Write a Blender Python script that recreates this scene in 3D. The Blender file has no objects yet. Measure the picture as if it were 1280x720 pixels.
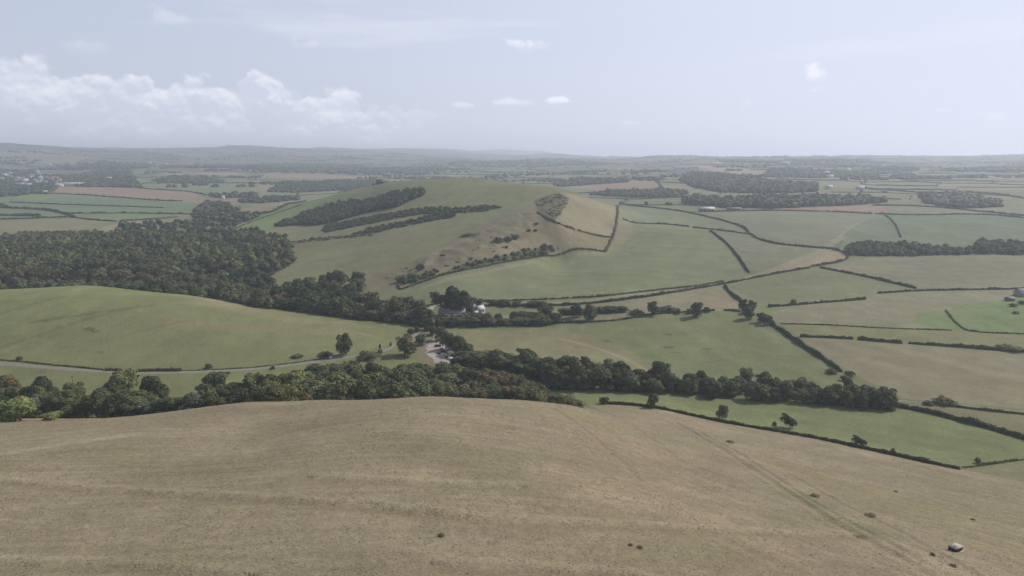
HAZE_D = 1.45e-4; HAZE_C = (.78, .86, 1.0); SUN_E = 5.0; SKY_S = .1; EXPO = -0.20
VEIL = (8.6, 9.25, 11.2); VEIL_F = .6; CLO_W = (11.4, 11.6, 12.4); CLO_D = (7.9, 8.3, 9.9)
import bpy, math, random
import numpy as np
from mathutils import Vector
random.seed(7)
rng = np.random.default_rng(7)
S = bpy.context.scene
COL = S.collection
R = math.radians

# ------------------------------------------------------------------ camera
F = 914.0; PITCH = R(10.35); CZ = 200.0
cP, sP = math.cos(PITCH), math.sin(PITCH)
cd = bpy.data.cameras.new('camera'); cam = bpy.data.objects.new('camera', cd); COL.objects.link(cam)
cd.sensor_width = 36.0; cd.lens = F / 1280 * 36.0; cd.clip_start = 1.0; cd.clip_end = 200000
cam.location = (0, 0, CZ); cam.rotation_euler = (math.pi / 2 - PITCH, 0, 0)
S.camera = cam

def ray(u, v):
    xc = (u - 640) / F; yc = (360 - v) / F
    return (xc, cP + yc * sP, -sP + yc * cP)
def at_z(u, v, z):
    d = ray(u, v); t = (z - CZ) / d[2]; return (d[0] * t, d[1] * t, z)
def at_y(u, v, y):
    d = ray(u, v); t = y / d[1]; return (d[0] * t, y, CZ + d[2] * t)

# ------------------------------------------------------------------ noise
def _h(ix, iy, seed):
    n = (ix.astype(np.int64) * 374761393 + iy.astype(np.int64) * 668265263 + seed * 974711) & 0xffffffff
    n = ((n ^ (n >> 13)) * 1274126177) & 0xffffffff
    n = (n ^ (n >> 16)) & 0xffff
    return n.astype(np.float32) / 65535.0
def vnoise(x, y, seed=0):
    x = np.asarray(x, float); y = np.asarray(y, float)
    ix = np.floor(x); iy = np.floor(y); fx = x - ix; fy = y - iy
    fx = fx * fx * (3 - 2 * fx); fy = fy * fy * (3 - 2 * fy)
    a = _h(ix, iy, seed); b = _h(ix + 1, iy, seed); c = _h(ix, iy + 1, seed); d = _h(ix + 1, iy + 1, seed)
    return ((a * (1 - fx) + b * fx) * (1 - fy) + (c * (1 - fx) + d * fx) * fy) * 2 - 1
def fbm(x, y, oct=4, seed=0):
    s = 0; a = 1; t = 0
    for i in range(oct):
        s = s + a * vnoise(x * 2 ** i + 17.3 * i, y * 2 ** i - 9.1 * i, seed + i); t += a; a *= .5
    return s / t
def sst(a, b, x):
    t = np.clip((x - a) / (b - a), 0, 1); return t * t * (3 - 2 * t)

# ------------------------------------------------------------------ terrain control points (u, v, 'z'/'y', value)
CT = []
def cz(u, v, z): CT.append(at_z(u, v, z))
def cy(u, v, y): CT.append(at_y(u, v, y))
# foreground hill
for u in (-250, 0, 320, 640, 960, 1280, 1600):
    CT.append(((u - 640) / F * 60, 60, 139 if u < 1100 else 134))
for u, y, z in ((-250, 105, 132), (0, 105, 133), (320, 105, 135), (640, 105, 135), (900, 105, 134), (1280, 105, 128), (1600, 105, 120),
                (-250, 165, 125), (0, 165, 126), (320, 165, 128.5), (640, 165, 129), (-250, 205, 117), (0, 205, 118), (320, 205, 121), (640, 205, 123)):
    CT.append(((u - 640) / F * y * 1.02, y, z))
for u, v, y in ((-200, 537, 228), (0, 533, 230), (100, 527, 233), (200, 517, 237), (300, 503, 243), (400, 500, 248), (540, 498, 250), (640, 501, 252), (715, 507, 256)):
    cy(u, v, y)
for u in (-200, 0, 200, 400, 540, 640):
    CT.append(((u - 640) / F * 290, 290, 93)); CT.append(((u - 640) / F * 335, 335, 84))
for u, v, z in ((740, 515, 100), (800, 540, 105), (900, 560, 102), (1000, 600, 108), (860, 610, 120), (1200, 640, 107), (1195, 686, 121), (1280, 660, 110), (1000, 680, 126),
                (757, 504, 87.5), (815, 508, 88), (870, 520, 88.5), (980, 540, 89), (1100, 565, 90), (1200, 586, 91), (1280, 602, 93),
                (720, 490, 84), (850, 488, 84), (900, 510, 85), (1100, 545, 87), (1200, 560, 88), (1280, 560, 88), (1280, 520, 86), (1500, 560, 88), (1500, 660, 100)):
    cz(u, v, z)
# strip and road behind the belt, valley floor
for u, v, z in ((0, 490, 82), (160, 475, 82), (0, 453, 84), (200, 465, 82.5), (400, 450, 82), (330, 480, 81), (500, 460, 81), (545, 440, 82), (600, 450, 82), (500, 425, 82.5), (640, 430, 82),
                (750, 420, 82), (700, 455, 82), (900, 420, 83), (1000, 465, 84), (850, 480, 83), (1100, 430, 84), (1270, 440, 84), (1100, 480, 85), (1280, 490, 85), (1500, 440, 84),
                (1100, 400, 86), (1280, 395, 87), (1000, 380, 88), (850, 370, 88), (900, 350, 88), (1150, 345, 90), (1280, 345, 92), (1100, 310, 92), (1280, 300, 94), (1500, 300, 97), (1000, 330, 92),
                (820, 320, 95), (750, 340, 92), (620, 365, 88), (600, 400, 83), (700, 400, 83), (560, 350, 94), (800, 280, 105), (900, 300, 99), (960, 270, 107), (880, 264, 106), (1080, 265, 104), (1200, 265, 104), (1280, 262, 106), (1500, 262, 108)):
    cz(u, v, z)
# dome on the left
for u, y, z in ((-250, 405, 88), (-250, 480, 101), (-250, 560, 97)):
    CT.append(((u - 640) / F * y * 1.02, y, z))
for u, v, y in ((110, 440, 413), (110, 400, 455), (110, 370, 492), (110, 361, 518), (110, 357, 550), (0, 400, 452), (0, 362, 540), (200, 430, 428), (220, 400, 460), (230, 378, 495), (235, 369, 532), (330, 425, 445), (330, 402, 475), (330, 389.5, 508),
                (420, 425, 450), (420, 409, 475), (420, 401, 496), (500, 410, 482)):
    cy(u, v, y)
for u, y, z in ((-250, 660, 84), (0, 620, 84), (110, 620, 84), (235, 590, 84), (330, 560, 83), (420, 540, 82.5), (0, 750, 84), (180, 750, 84), (330, 640, 83), (450, 600, 84), (520, 520, 82.5)):
    CT.append(((u - 640) / F * y * 1.02, y, z))
# centre hill
for u, v, z in ((480, 270, 118), (500, 350, 90), (560, 330, 100), (480, 320, 101), (400, 330, 90), (330, 345, 84), (400, 290, 97), (350, 310, 88), (560, 280, 122), (640, 300, 113), (700, 315, 99), (757, 313, 97),
                (700, 290, 118), (750, 300, 104), (760, 285, 108), (720, 270, 125), (640, 265, 133), (600, 245, 145), (450, 252, 122), (380, 270, 100), (300, 285, 88), (785, 262, 107), (840, 268, 105), (800, 268, 106), (790, 278, 105), (785, 292, 102.5)):
    cz(u, v, z)
for u, v, y in ((600, 223.5, 1150), (530, 225, 1240), (480, 231, 1290), (430, 243, 1300), (640, 230, 1080), (700, 240, 985), (740, 251, 1030), (768, 257, 1150)):
    cy(u, v, y)
for u, y, z in ((600, 1500, 118), (520, 1650, 110), (680, 1400, 115), (740, 1250, 107), (420, 1600, 98)):
    CT.append(((u - 640) / F * y, y, z))
# mid and far left
for u, v, z in ((100, 300, 85), (-150, 300, 86), (60, 283, 88), (-150, 270, 90), (150, 270, 89), (250, 262, 90), (100, 250, 92), (340, 255, 94), (50, 234, 99), (200, 236, 99), (200, 225, 106), (30, 217, 114), (-150, 217, 118), (330, 225, 104), (380, 222, 108), (120, 214, 120),
                (420, 214, 114), (520, 210, 119), (620, 209, 118), (700, 214, 118), (760, 232, 112), (640, 217, 114), (150, 206, 138), (300, 205, 140)):
    cz(u, v, z)
for u, v, y in ((-150, 195, 4600), (30, 197, 4700), (-150, 181, 5400), (0, 183.5, 5400), (60, 186, 5600), (90, 189, 5900), (190, 190, 6600), (250, 190.5, 6900), (320, 186.5, 7200), (390, 189, 7600), (460, 188.5, 8600), (560, 190.5, 9500),
                (640, 189, 13500), (688, 190, 13500), (705, 195, 13500), (640, 197, 8600), (700, 197, 8800), (760, 200, 9000), (690, 204, 5500), (600, 205, 5300), (450, 204, 5000), (200, 198, 5400)):
    cy(u, v, y)
# far right
for u, v, z in ((880, 241, 113), (860, 222, 125), (1000, 240, 113), (1150, 240, 113), (1280, 238, 116), (1100, 222, 123), (1280, 217, 130), (1000, 214, 132), (900, 210, 138), (820, 215, 122), (1500, 217, 135), (780, 209, 122)):
    cz(u, v, z)
for u, v, y in ((850, 199.5, 6800), (900, 198.5, 6600), (980, 198, 6500), (1060, 197.6, 6500), (1160, 196.5, 6300), (1220, 195.5, 6200), (1280, 194, 6000), (1500, 190, 6000), (780, 201, 7000), (1100, 205, 4300), (1240, 204, 4300), (900, 204, 4300)):
    cy(u, v, y)
for u in (-400, -100, 100, 300, 450): CT.append(((u - 640) / F * 16000, 16000, 60))
for u in (560, 640, 690): CT.append(((u - 640) / F * 21000, 21000, -60))
for u in (740, 850, 980, 1100, 1250, 1500, 1700): CT.append(((u - 640) / F * 10500, 10500, -15)); CT.append(((u - 640) / F * 16000, 16000, -60))
C = np.array(CT, float)
TH = np.arctan2(C[:, 0], C[:, 1]); LR = np.log(np.hypot(C[:, 0], C[:, 1]))
K = 1.6
def kern(d2): return 0.5 * d2 * np.log(d2 + 1e-9)
n = len(C); P0 = np.c_[TH * K, LR]
D2 = ((P0[:, None, :] - P0[None, :, :]) ** 2).sum(-1)
A = np.zeros((n + 3, n + 3)); A[:n, :n] = kern(D2) + np.eye(n) * 1e-5
A[:n, n] = 1; A[:n, n + 1:] = P0; A[n, :n] = 1; A[n + 1:, :n] = P0.T
# solve in height relative to the ray drop so that far points keep their place
W = np.linalg.solve(A, np.r_[C[:, 2], 0, 0, 0])
def tps(th, lr):
    q0 = np.clip(th, -.82, .82) * K; q1 = np.clip(lr, math.log(60), math.log(21000))
    o = np.empty(q0.shape); a = q0.ravel(); b = q1.ravel(); r = o.ravel()
    for s in range(0, a.size, 60000):
        x = a[s:s + 60000, None]; y = b[s:s + 60000, None]
        d = (x - P0[None, :, 0]) ** 2 + (y - P0[None, :, 1]) ** 2
        r[s:s + 60000] = kern(d) @ W[:n] + W[n] + x[:, 0] * W[n + 1] + y[:, 0] * W[n + 2]
    return r.reshape(q0.shape)

# polar grid
rs = [4, 10, 18, 26, 34, 42, 50, 58, 66, 73, 80, 85, 90]
while rs[-1] < 22000:
    r = rs[-1]; rs.append(r + max(.42, min(r * r / 114000 , r * .0055)))
rs = np.array(rs)
ths = np.r_[np.linspace(-math.pi, -.78, 40)[:-1], np.linspace(-.78, -.66, 24)[:-1], np.arange(-.66, .66, .00142), np.linspace(.66, .78, 24), np.linspace(.78, math.pi, 40)[1:]]
NR, NT = len(rs), len(ths)
TT, RR = np.meshgrid(ths, rs)
# TPS on a thinned grid, then interpolated
ri = np.unique(np.r_[np.arange(0, NR, 3), NR - 1]); ti = np.unique(np.r_[np.arange(0, 62), np.arange(62, NT - 63, 3), np.arange(NT - 63, NT)])
Hc = tps(ths[ti][None, :] + 0 * rs[ri][:, None], np.log(rs[ri])[:, None] + 0 * ths[ti][None, :])
Hm = np.empty((len(ri), NT))
for i in range(len(ri)): Hm[i] = np.interp(ths, ths[ti], Hc[i])
H = np.empty((NR, NT)); idx = np.clip(np.searchsorted(rs[ri], rs) - 1, 0, len(ri) - 2)
tt = ((rs - rs[ri][idx]) / (rs[ri][idx + 1] - rs[ri][idx]))[:, None]
H = Hm[idx] * (1 - tt) + Hm[idx + 1] * tt
XX = RR * np.sin(TT); YY = RR * np.cos(TT)
H += fbm(XX / 45, YY / 45, 3, 3) * .35 * sst(60, 200, RR)
H += fbm(XX / 420, YY / 420, 4, 5) * (1.2 * sst(500, 1200, RR) + 5 * sst(1800, 5000, RR)) + fbm(XX / 1300, YY / 900, 3, 15) * 44 * sst(2600, 5500, RR) + (1 - 2 * np.abs(fbm(XX / 800 + 5, YY / 520, 3, 25))) * 14 * sst(2000, 4000, RR)
_m = RR < 1500
H[_m] += fbm(XX[_m] / 6, YY[_m] / 9, 3, 8) * .09 + vnoise(XX[_m] / 1.1, YY[_m] / 1.3, 4) * .05

def HT(x, y):
    x = np.asarray(x, float); y = np.asarray(y, float)
    th = np.arctan2(x, y); r = np.hypot(x, y)
    j = np.clip(np.searchsorted(ths, th) - 1, 0, NT - 2); i = np.clip(np.searchsorted(rs, r) - 1, 0, NR - 2)
    a = (th - ths[j]) / (ths[j + 1] - ths[j]); b = np.clip((r - rs[i]) / (rs[i + 1] - rs[i]), 0, 1)
    return (H[i, j] * (1 - a) + H[i, j + 1] * a) * (1 - b) + (H[i + 1, j] * (1 - a) + H[i + 1, j + 1] * a) * b
def hit(u, v):
    d = ray(u, v); hh = math.hypot(d[0], d[1]); th = math.atan2(d[0], d[1]); sl = d[2] / hh
    j = min(max(int(np.searchsorted(ths, th)) - 1, 0), NT - 2); a = (th - ths[j]) / (ths[j + 1] - ths[j])
    g = H[:, j] * (1 - a) + H[:, j + 1] * a - (CZ + sl * rs)
    k = int(np.argmax(g[10:] >= 0)) + 10
    if g[k] < 0: k = NR - 1
    t = 0 if g[k] == g[k - 1] else -g[k - 1] / (g[k] - g[k - 1])
    r = rs[k - 1] + (rs[k] - rs[k - 1]) * min(max(t, 0), 1)
    return r * math.sin(th), r * math.cos(th)
def PT(p):      # (u, v) on the ground, or (u, forward distance, 1)
    if len(p) == 2: return hit(*p)
    return ((p[0] - 640) / F * p[1] * 1.01, p[1])
def resample(pts, step):
    pts = [np.array(p[:2], float) for p in pts]; out = [pts[0]]
    for a, b in zip(pts, pts[1:]):
        L = np.linalg.norm(b - a); m = max(1, int(L / step))
        for i in range(1, m + 1): out.append(a + (b - a) * i / m)
    return np.array(out)
def smooth(pts, it=2):   # chaikin, ends kept
    p = [np.array(q[:2], float) for q in pts]
    for _ in range(it):
        if len(p) < 3: break
        q = [p[0]]
        for a, b in zip(p, p[1:]): q += [a * .75 + b * .25, a * .25 + b * .75]
        q.append(p[-1]); p = q
    return p

# ------------------------------------------------------------------ mesh and object helpers
def mesh_np(name, V, Q, colr=None, mats=(), smooth_=False, midx=None):
    V = np.asarray(V, np.float32); Q = np.asarray(Q, np.int32); k = Q.shape[1]
    me = bpy.data.meshes.new(name); me.vertices.add(len(V)); me.vertices.foreach_set('co', V.ravel())
    me.loops.add(Q.size); me.loops.foreach_set('vertex_index', Q.ravel())
    me.polygons.add(len(Q)); me.polygons.foreach_set('loop_start', np.arange(0, Q.size, k, dtype=np.int32))
    me.polygons.foreach_set('loop_total', np.full(len(Q), k, np.int32))
    for m in mats: me.materials.append(m)
    if midx is not None: me.polygons.foreach_set('material_index', np.asarray(midx, np.int32))
    if smooth_: me.polygons.foreach_set('use_smooth', np.ones(len(Q), bool))
    me.update(calc_edges=True)
    if colr is not None:
        at = me.color_attributes.new('Col', 'FLOAT_COLOR', 'POINT')
        c = np.ones((len(V), 4), np.float32); c[:, :3] = colr; at.data.foreach_set('color', c.ravel())
    return me
def obj(name, me, parent=None, loc=(0, 0, 0), rz=0, sc=None, color=None):
    o = bpy.data.objects.new(name, me); COL.objects.link(o); o.location = loc; o.rotation_euler = (0, 0, rz)
    if sc: o.scale = sc
    if parent: o.parent = parent
    if color: o.color = (*color, 1)
    return o
def tag(o, label=None, cat=None, group=None, kind=None):
    for k, v in (('label', label), ('category', cat), ('group', group), ('kind', kind)):
        if v: o[k] = v
    return o

# ------------------------------------------------------------------ materials
def mat(name, col, rough=.8, attr=False, noise=None, bump=0, objcol=False, spec=.2, metal=0):
    m = bpy.data.materials.new(name); m.use_nodes = True; t = m.node_tree; b = t.nodes['Principled BSDF']
    b.inputs['Roughness'].default_value = rough; b.inputs['Specular IOR Level'].default_value = spec; b.inputs['Metallic'].default_value = metal
    src = None
    if attr:
        a = t.nodes.new('ShaderNodeAttribute'); a.attribute_name = 'Col'; src = a.outputs['Color']
    else:
        a = t.nodes.new('ShaderNodeRGB'); a.outputs[0].default_value = (*col, 1); src = a.outputs[0]
    if objcol:
        oi = t.nodes.new('ShaderNodeObjectInfo'); mx = t.nodes.new('ShaderNodeMix'); mx.data_type = 'RGBA'; mx.blend_type = 'MULTIPLY'; mx.inputs[0].default_value = 1
        t.links.new(src, mx.inputs[6]); t.links.new(oi.outputs['Color'], mx.inputs[7]); src = mx.outputs[2]
    g = t.nodes.new('ShaderNodeNewGeometry')
    for sc_, lo, hi in (noise or ()):
        nz = t.nodes.new('ShaderNodeTexNoise'); nz.inputs['Scale'].default_value = sc_; nz.inputs['Detail'].default_value = 3
        t.links.new(g.outputs['Position'], nz.inputs['Vector'])
        mr = t.nodes.new('ShaderNodeMapRange'); mr.inputs[1].default_value = .3; mr.inputs[2].default_value = .7; mr.inputs[3].default_value = lo; mr.inputs[4].default_value = hi
        t.links.new(nz.outputs['Fac'], mr.inputs[0])
        vm = t.nodes.new('ShaderNodeVectorMath'); vm.operation = 'SCALE'; t.links.new(src, vm.inputs[0]); t.links.new(mr.outputs[0], vm.inputs['Scale']); src = vm.outputs[0]
        if bump:
            bp = t.nodes.new('ShaderNodeBump'); bp.inputs['Strength'].default_value = .6; bp.inputs['Distance'].default_value = bump
            t.links.new(nz.outputs['Fac'], bp.inputs['Height']); t.links.new(bp.outputs[0], b.inputs['Normal'])
    t.links.new(src, b.inputs['Base Color'])
    return m, t, b, src
def leafmat(name, col, attr):
    m, t, b, src = mat(name, col, .7, attr=attr, objcol=True, spec=.15)
    tr = t.nodes.new('ShaderNodeBsdfTranslucent'); ms = t.nodes.new('ShaderNodeMixShader'); ms.inputs[0].default_value = .12
    t.links.new(src, tr.inputs['Color']); t.links.new(b.outputs[0], ms.inputs[1]); t.links.new(tr.outputs[0], ms.inputs[2])
    t.links.new(ms.outputs[0], t.nodes['Material Output'].inputs['Surface'])
    return m
M_leaf = leafmat('foliage', (1, 1, 1), True)
M_bark = mat('bark', (.11, .09, .07), .9)[0]
M_ground = mat('grassland', (1, 1, 1), .95, attr=True, noise=((.06, .92, 1.08), (.5, .9, 1.1), (2.2, .80, 1.20)), bump=.12, spec=.05)[0]
M_road = mat('pale_asphalt', (.18, .165, .135), .9, noise=((.7, .85, 1.15),))[0]
M_gravel = mat('gravel', (.30, .27, .235), .95, noise=((.25, .8, 1.12), (1.5, .85, 1.15)), bump=.05)[0]
# ------------------------------------------------------------------ relief details: ledges and worn tracks on the near hillside
def pd(X, Y, pts):       # distance to a polyline and side sign
    best = np.full(X.shape, 1e9); sg = np.zeros(X.shape)
    for a, b in zip(pts, pts[1:]):
        ax, ay = a[0], a[1]; dx, dy = b[0] - ax, b[1] - ay; L2 = dx * dx + dy * dy + 1e-9
        t = np.clip(((X - ax) * dx + (Y - ay) * dy) / L2, 0, 1)
        d = np.hypot(X - ax - t * dx, Y - ay - t * dy); s = np.sign((X - ax) * dy - (Y - ay) * dx)
        m = d < best; best[m] = d[m]; sg[m] = s[m]
    return best, sg
LEDGE = [([(-80, 598), (60, 606), (150, 612), (320, 622), (500, 638), (640, 650), (800, 657), (960, 664), (1060, 668)], 1.6, .55),
         ([(560, 704), (640, 708), (720, 712), (800, 722)], 1.5, .5),
         ([(-60, 700), (60, 703), (200, 708), (300, 716)], 1.5, .45),
         ([(400, 596), (480, 600), (560, 603), (640, 606)], 1.6, .4)]
TRACK = [([(846, 529), (880, 548), (925, 577), (965, 602), (1000, 625), (1045, 655), (1100, 685), (1170, 722)], 1.3, .35),
         ([(878, 542), (925, 567), (975, 600), (1020, 630), (1075, 660), (1150, 700)], 1.0, .28),
         ([(985, 592), (1050, 628), (1120, 662), (1180, 695), (1230, 722)], .9, .22),
         ([(726, 506), (770, 520), (810, 545), (850, 575)], 1.1, .2),
         ([(690, 510), (730, 535), (770, 570), (800, 600)], 1.1, .18)]
LW = [(smooth([hit(*p) for p in q]), w, h) for q, w, h in LEDGE]
TW = [(smooth([hit(*p) for p in q]), w, h) for q, w, h in TRACK]
near = (RR > 60) & (RR < 420) & (np.abs(TT) < .75)
xn, yn = XX[near], YY[near]; wob = fbm(xn / 9, yn / 9, 2, 40)
_sp = [hit(*p) for p in [(470, 362), (480, 338), (530, 315), (585, 290), (630, 268), (655, 258), (697, 244), (712, 250), (704, 262), (720, 290), (757, 300), (757, 312), (690, 313), (650, 322), (600, 332), (545, 345), (505, 356)]]
_m = (RR > 500) & (RR < 1300) & (np.abs(TT) < .4); _i = np.where(_m.ravel())[0]; _xx = XX.ravel()[_i]; _yy = YY.ravel()[_i]
def inpoly(px, py, poly):
    m = np.zeros(px.shape, bool); k = len(poly)
    for i in range(k):
        x1, y1 = poly[i]; x2, y2 = poly[(i + 1) % k]
        if y1 == y2: continue
        c = ((y1 > py) != (y2 > py)) & (px < (x2 - x1) * (py - y1) / (y2 - y1) + x1); m ^= c
    return m
_s = inpoly(_xx, _yy, _sp); _i = _i[_s]; _ed = np.full(len(_i), 1e9); _ed, _ = pd(XX.ravel()[_i], YY.ravel()[_i], _sp + [_sp[0]])
_hr = H.ravel(); _hr[_i] += (1 - 2 * np.abs(fbm(XX.ravel()[_i] / 34, YY.ravel()[_i] / 22, 4, 33))) * 3.4 * sst(3, 25, _ed) - 1.4 * sst(3, 25, _ed); H = _hr.reshape(NR, NT)
LW = [(q, w, h * .6) for q, w, h in LW]; TW = [(q, w, h * .8) for q, w, h in TW]; acc = np.zeros(xn.shape); ledge_t = np.zeros(xn.shape); ledge_shade = np.zeros(xn.shape); track_t = np.zeros(xn.shape)
for q, w, h in LW:
    d, s = pd(xn, yn, q); ds = d * s + wob * .8
    acc += h * np.exp(-((ds + w * .6) / w) ** 2) - h * .8 * np.exp(-((ds - w * 1.2) / w) ** 2)
    ledge_t = np.maximum(ledge_t, np.exp(-((ds + w * .3) / (w * 1.1)) ** 2)); ledge_shade = np.maximum(ledge_shade, np.exp(-((ds - w * 1.5) / (w * .9)) ** 2))
for q, w, h in TW:
    d, s = pd(xn, yn, q); ds = d * s + wob * .6
    acc += -h * np.exp(-(ds / w) ** 2) + h * .5 * np.exp(-((np.abs(ds) - w * 1.6) / (w * .8)) ** 2)
    track_t = np.maximum(track_t, np.exp(-(ds / (w * .8)) ** 2))
H[near] += acc

# ------------------------------------------------------------------ ground cover colours
X = XX.ravel(); Y = YY.ravel(); RRf = RR.ravel()
n1 = fbm(X / 60, Y / 60, 4, 60); n2 = fbm(X / 7, Y / 11, 3, 61)
ALB = np.empty((X.size, 3), np.float32); ALB[:] = (.165, .185, .105)
JX = X + n2 * np.clip(RRf / 700, .4, 3); JY = Y + vnoise(X / 5, Y / 5, 70) * np.clip(RRf / 700, .4, 3)
painted = np.zeros(X.size, bool)
def inpoly(px, py, poly):
    m = np.zeros(px.shape, bool); k = len(poly)
    for i in range(k):
        x1, y1 = poly[i]; x2, y2 = poly[(i + 1) % k]
        if y1 == y2: continue
        c = ((y1 > py) != (y2 > py)) & (px < (x2 - x1) * (py - y1) / (y2 - y1) + x1); m ^= c
    return m
def paint(pts, c, a=1.0, mark=True, stripe=None):
    poly = [PT(p) for p in pts]; q = np.array(poly)
    bb = np.where((X > q[:, 0].min() - 5) & (X < q[:, 0].max() + 5) & (Y > q[:, 1].min() - 5) & (Y < q[:, 1].max() + 5))[0]
    k = bb[inpoly(JX[bb], JY[bb], poly)]
    cc = np.array(c, np.float32)[None, :] * np.ones((len(k), 1), np.float32)
    if stripe:
        ang, per, am = stripe; s = (X[k] * math.cos(ang) + Y[k] * math.sin(ang)) / per
        cc *= (1 + am * vnoise(s, 0 * s + 3.3, 9))[:, None]
    ALB[k] = ALB[k] * (1 - a) + cc * a
    if mark: painted[k] = True
    return poly
def paint_line(pts, w, c, a=1.0, sm=True, rough=.3):
    q = [PT(p) for p in pts]; q = smooth(q) if sm else q; qa = np.array([p[:2] for p in q])
    bb = np.where((X > qa[:, 0].min() - 4 * w) & (X < qa[:, 0].max() + 4 * w) & (Y > qa[:, 1].min() - 4 * w) & (Y < qa[:, 1].max() + 4 * w))[0]
    d, s = pd(X[bb], Y[bb], q); f = (a * (1 - sst(w * .35, w * .75, d + n2[bb] * w * rough)))[:, None]
    ALB[bb] = ALB[bb] * (1 - f) + np.array(c, np.float32) * f
STRAW = (.266, .228, .164); GREEN = (.165, .185, .10); PALE = (.19, .215, .13); TAN = (.255, .215, .15); WOODF = (.05, .052, .035)
# far patchwork of fields
CS = 230.0; ca, sa = math.cos(.35), math.sin(.35)
def cell(ix, iy):
    jx = _h(ix, iy, 901) * .55 - .27; jy = _h(ix, iy, 902) * .5 - .25
    return ix + .5 * (iy % 2) + jx, (iy + jy) * .62
def cell_of(x, y):
    px = (x * ca + y * sa) / CS; py = (-x * sa + y * ca) / CS
    iy0 = np.floor(py / .62); best = np.full(x.shape, 1e9); bi = np.zeros(x.shape); bj = np.zeros(x.shape)
    for dj in (-1, 0, 1, 2):
        iy = iy0 + dj; ix0 = np.floor(px - .5 * (iy % 2))
        for di in (-1, 0, 1, 2):
            cx, cy_ = cell(ix0 + di, iy); d = (px - cx) ** 2 + (py - cy_) ** 2
            m = d < best; best[m] = d[m]; bi[m] = (ix0 + di)[m]; bj[m] = iy[m]
    return bi, bj
PAL = np.array([(.17, .195, .115), (.15, .185, .10), (.20, .21, .135), (.25, .215, .155), (.19, .20, .125), (.16, .18, .10), (.27, .19, .14), (.215, .205, .14), (.155, .195, .105)], np.float32)
k = np.where((RRf > 1250) & (np.abs(TT.ravel()) < .9))[0]
bi, bj = cell_of(JX[k], JY[k])
ALB[k] = PAL[(_h(bi, bj, 77) * 8.99).astype(int)] * .62 + PAL.mean(0) * .38
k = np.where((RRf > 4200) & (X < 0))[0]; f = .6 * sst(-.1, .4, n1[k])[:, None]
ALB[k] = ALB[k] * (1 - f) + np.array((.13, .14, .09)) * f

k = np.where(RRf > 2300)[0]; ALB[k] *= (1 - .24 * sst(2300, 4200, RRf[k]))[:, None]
near_poly = [(-2500, 5, 1), (-2500, 288, 1), (0, 288, 1), (700, 300, 1), (757, 504), (815, 508), (870, 520), (925, 531), (980, 540), (1050, 553), (1120, 569), (1200, 586), (1280, 603), (1400, 625), (4500, 90, 1), (4500, 5, 1)]
paint([(-600, 340, 1), (0, 340, 1), (520, 340, 1), (700, 395, 1), (560, 470, 1), (480, 445, 1), (300, 405, 1), (-600, 405, 1)], (.165, .18, .09))
paint([(-700, 392, 1), (0, 397, 1), (200, 390, 1), (300, 400, 1), (420, 424, 1), (500, 446, 1), (535, 470, 1), (530, 500, 1), (400, 560, 1), (200, 630, 1), (-700, 650, 1)], (.182, .192, .10))
paint([(-700, 430, 1), (60, 445, 1), (120, 480, 1), (170, 560, 1), (100, 640, 1), (-700, 650, 1)], (.19, .208, .10), .6)
paint([(-700, 480, 1), (60, 490, 1), (200, 510, 1), (290, 520, 1), (200, 600, 1), (-700, 650, 1)], (.21, .235, .115), .6)  # sunlit crest of the dome, painted as a brighter green
paint([(190, 392), (260, 402), (330, 404), (420, 412), (470, 425), (420, 420), (330, 415), (260, 414), (190, 408)], (.26, .20, .13), .35)
paint([(250, 371), (330, 390), (420, 402), (500, 413), (430, 407), (330, 397), (240, 378)], (.25, .215, .14), .45)
paint(near_poly, STRAW)
paint([(1060, 600), (1280, 640), (1500, 700), (1300, 720), (1150, 660), (1000, 600), (940, 560)], (.235, .205, .125), .6)
paint([(940, 592), (1000, 612), (1070, 645), (1110, 668), (1080, 668), (1020, 640), (960, 612)], (.20, .205, .12), .6)
paint([(880, 720), (930, 688), (1000, 668), (1050, 680), (1110, 720)], (.235, .19, .15), .6)
paint([(640, 640), (760, 520), (900, 600), (1050, 700), (900, 720), (660, 720)], (.285, .23, .165), .5)
paint([(690, 483), (815, 486), (870, 491), (960, 498), (1060, 504), (1130, 508), (1200, 525), (1280, 547), (1400, 580), (1280, 575), (1205, 584), (1120, 569), (980, 540), (870, 520), (757, 504), (700, 504)], (.17, .195, .10), stripe=(.9, 4, .09))
paint([(1205, 586), (1280, 575), (1420, 545), (1500, 600), (1500, 680), (1280, 603)], (.20, .195, .115))
paint([(1126, 499), (1200, 507), (1285, 516), (1500, 545), (1500, 600), (1280, 547), (1200, 525), (1130, 508)], (.19, .18, .115))
paint([(550, 405), (640, 407), (700, 405), (775, 401), (815, 394), (890, 389), (925, 386), (960, 404), (1052, 467), (1070, 485), (1000, 490), (820, 482), (700, 478), (600, 455), (560, 425)], (.175, .195, .105), stripe=(.2, 7, .08))
paint([(575, 412), (640, 412), (690, 411), (740, 420), (790, 440), (815, 460), (820, 480), (700, 478), (600, 450), (578, 425)], (.218, .202, .125), .75)
paint([(555, 405), (640, 406), (760, 402), (640, 411), (560, 412)], (.15, .185, .09))
paint([(600, 399), (690, 386), (760, 376), (850, 364), (910, 357), (928, 386), (890, 389), (815, 394), (775, 400), (700, 403)], (.22, .208, .14))
paint([(880, 372), (915, 362), (928, 384), (890, 389)], (.26, .205, .15), .7)
paint([(908, 357), (970, 342), (1025, 334), (1080, 345), (1145, 361), (1080, 373), (1000, 381), (960, 384), (930, 378)], (.19, .20, .12))
paint([(925, 380), (960, 384), (1080, 374), (1105, 366), (1145, 362), (1280, 361), (1500, 362), (1500, 430), (1280, 419), (1200, 413), (1063, 408), (975, 405), (960, 400)], (.215, .208, .14), stripe=(1.2, 9, .09))
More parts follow.
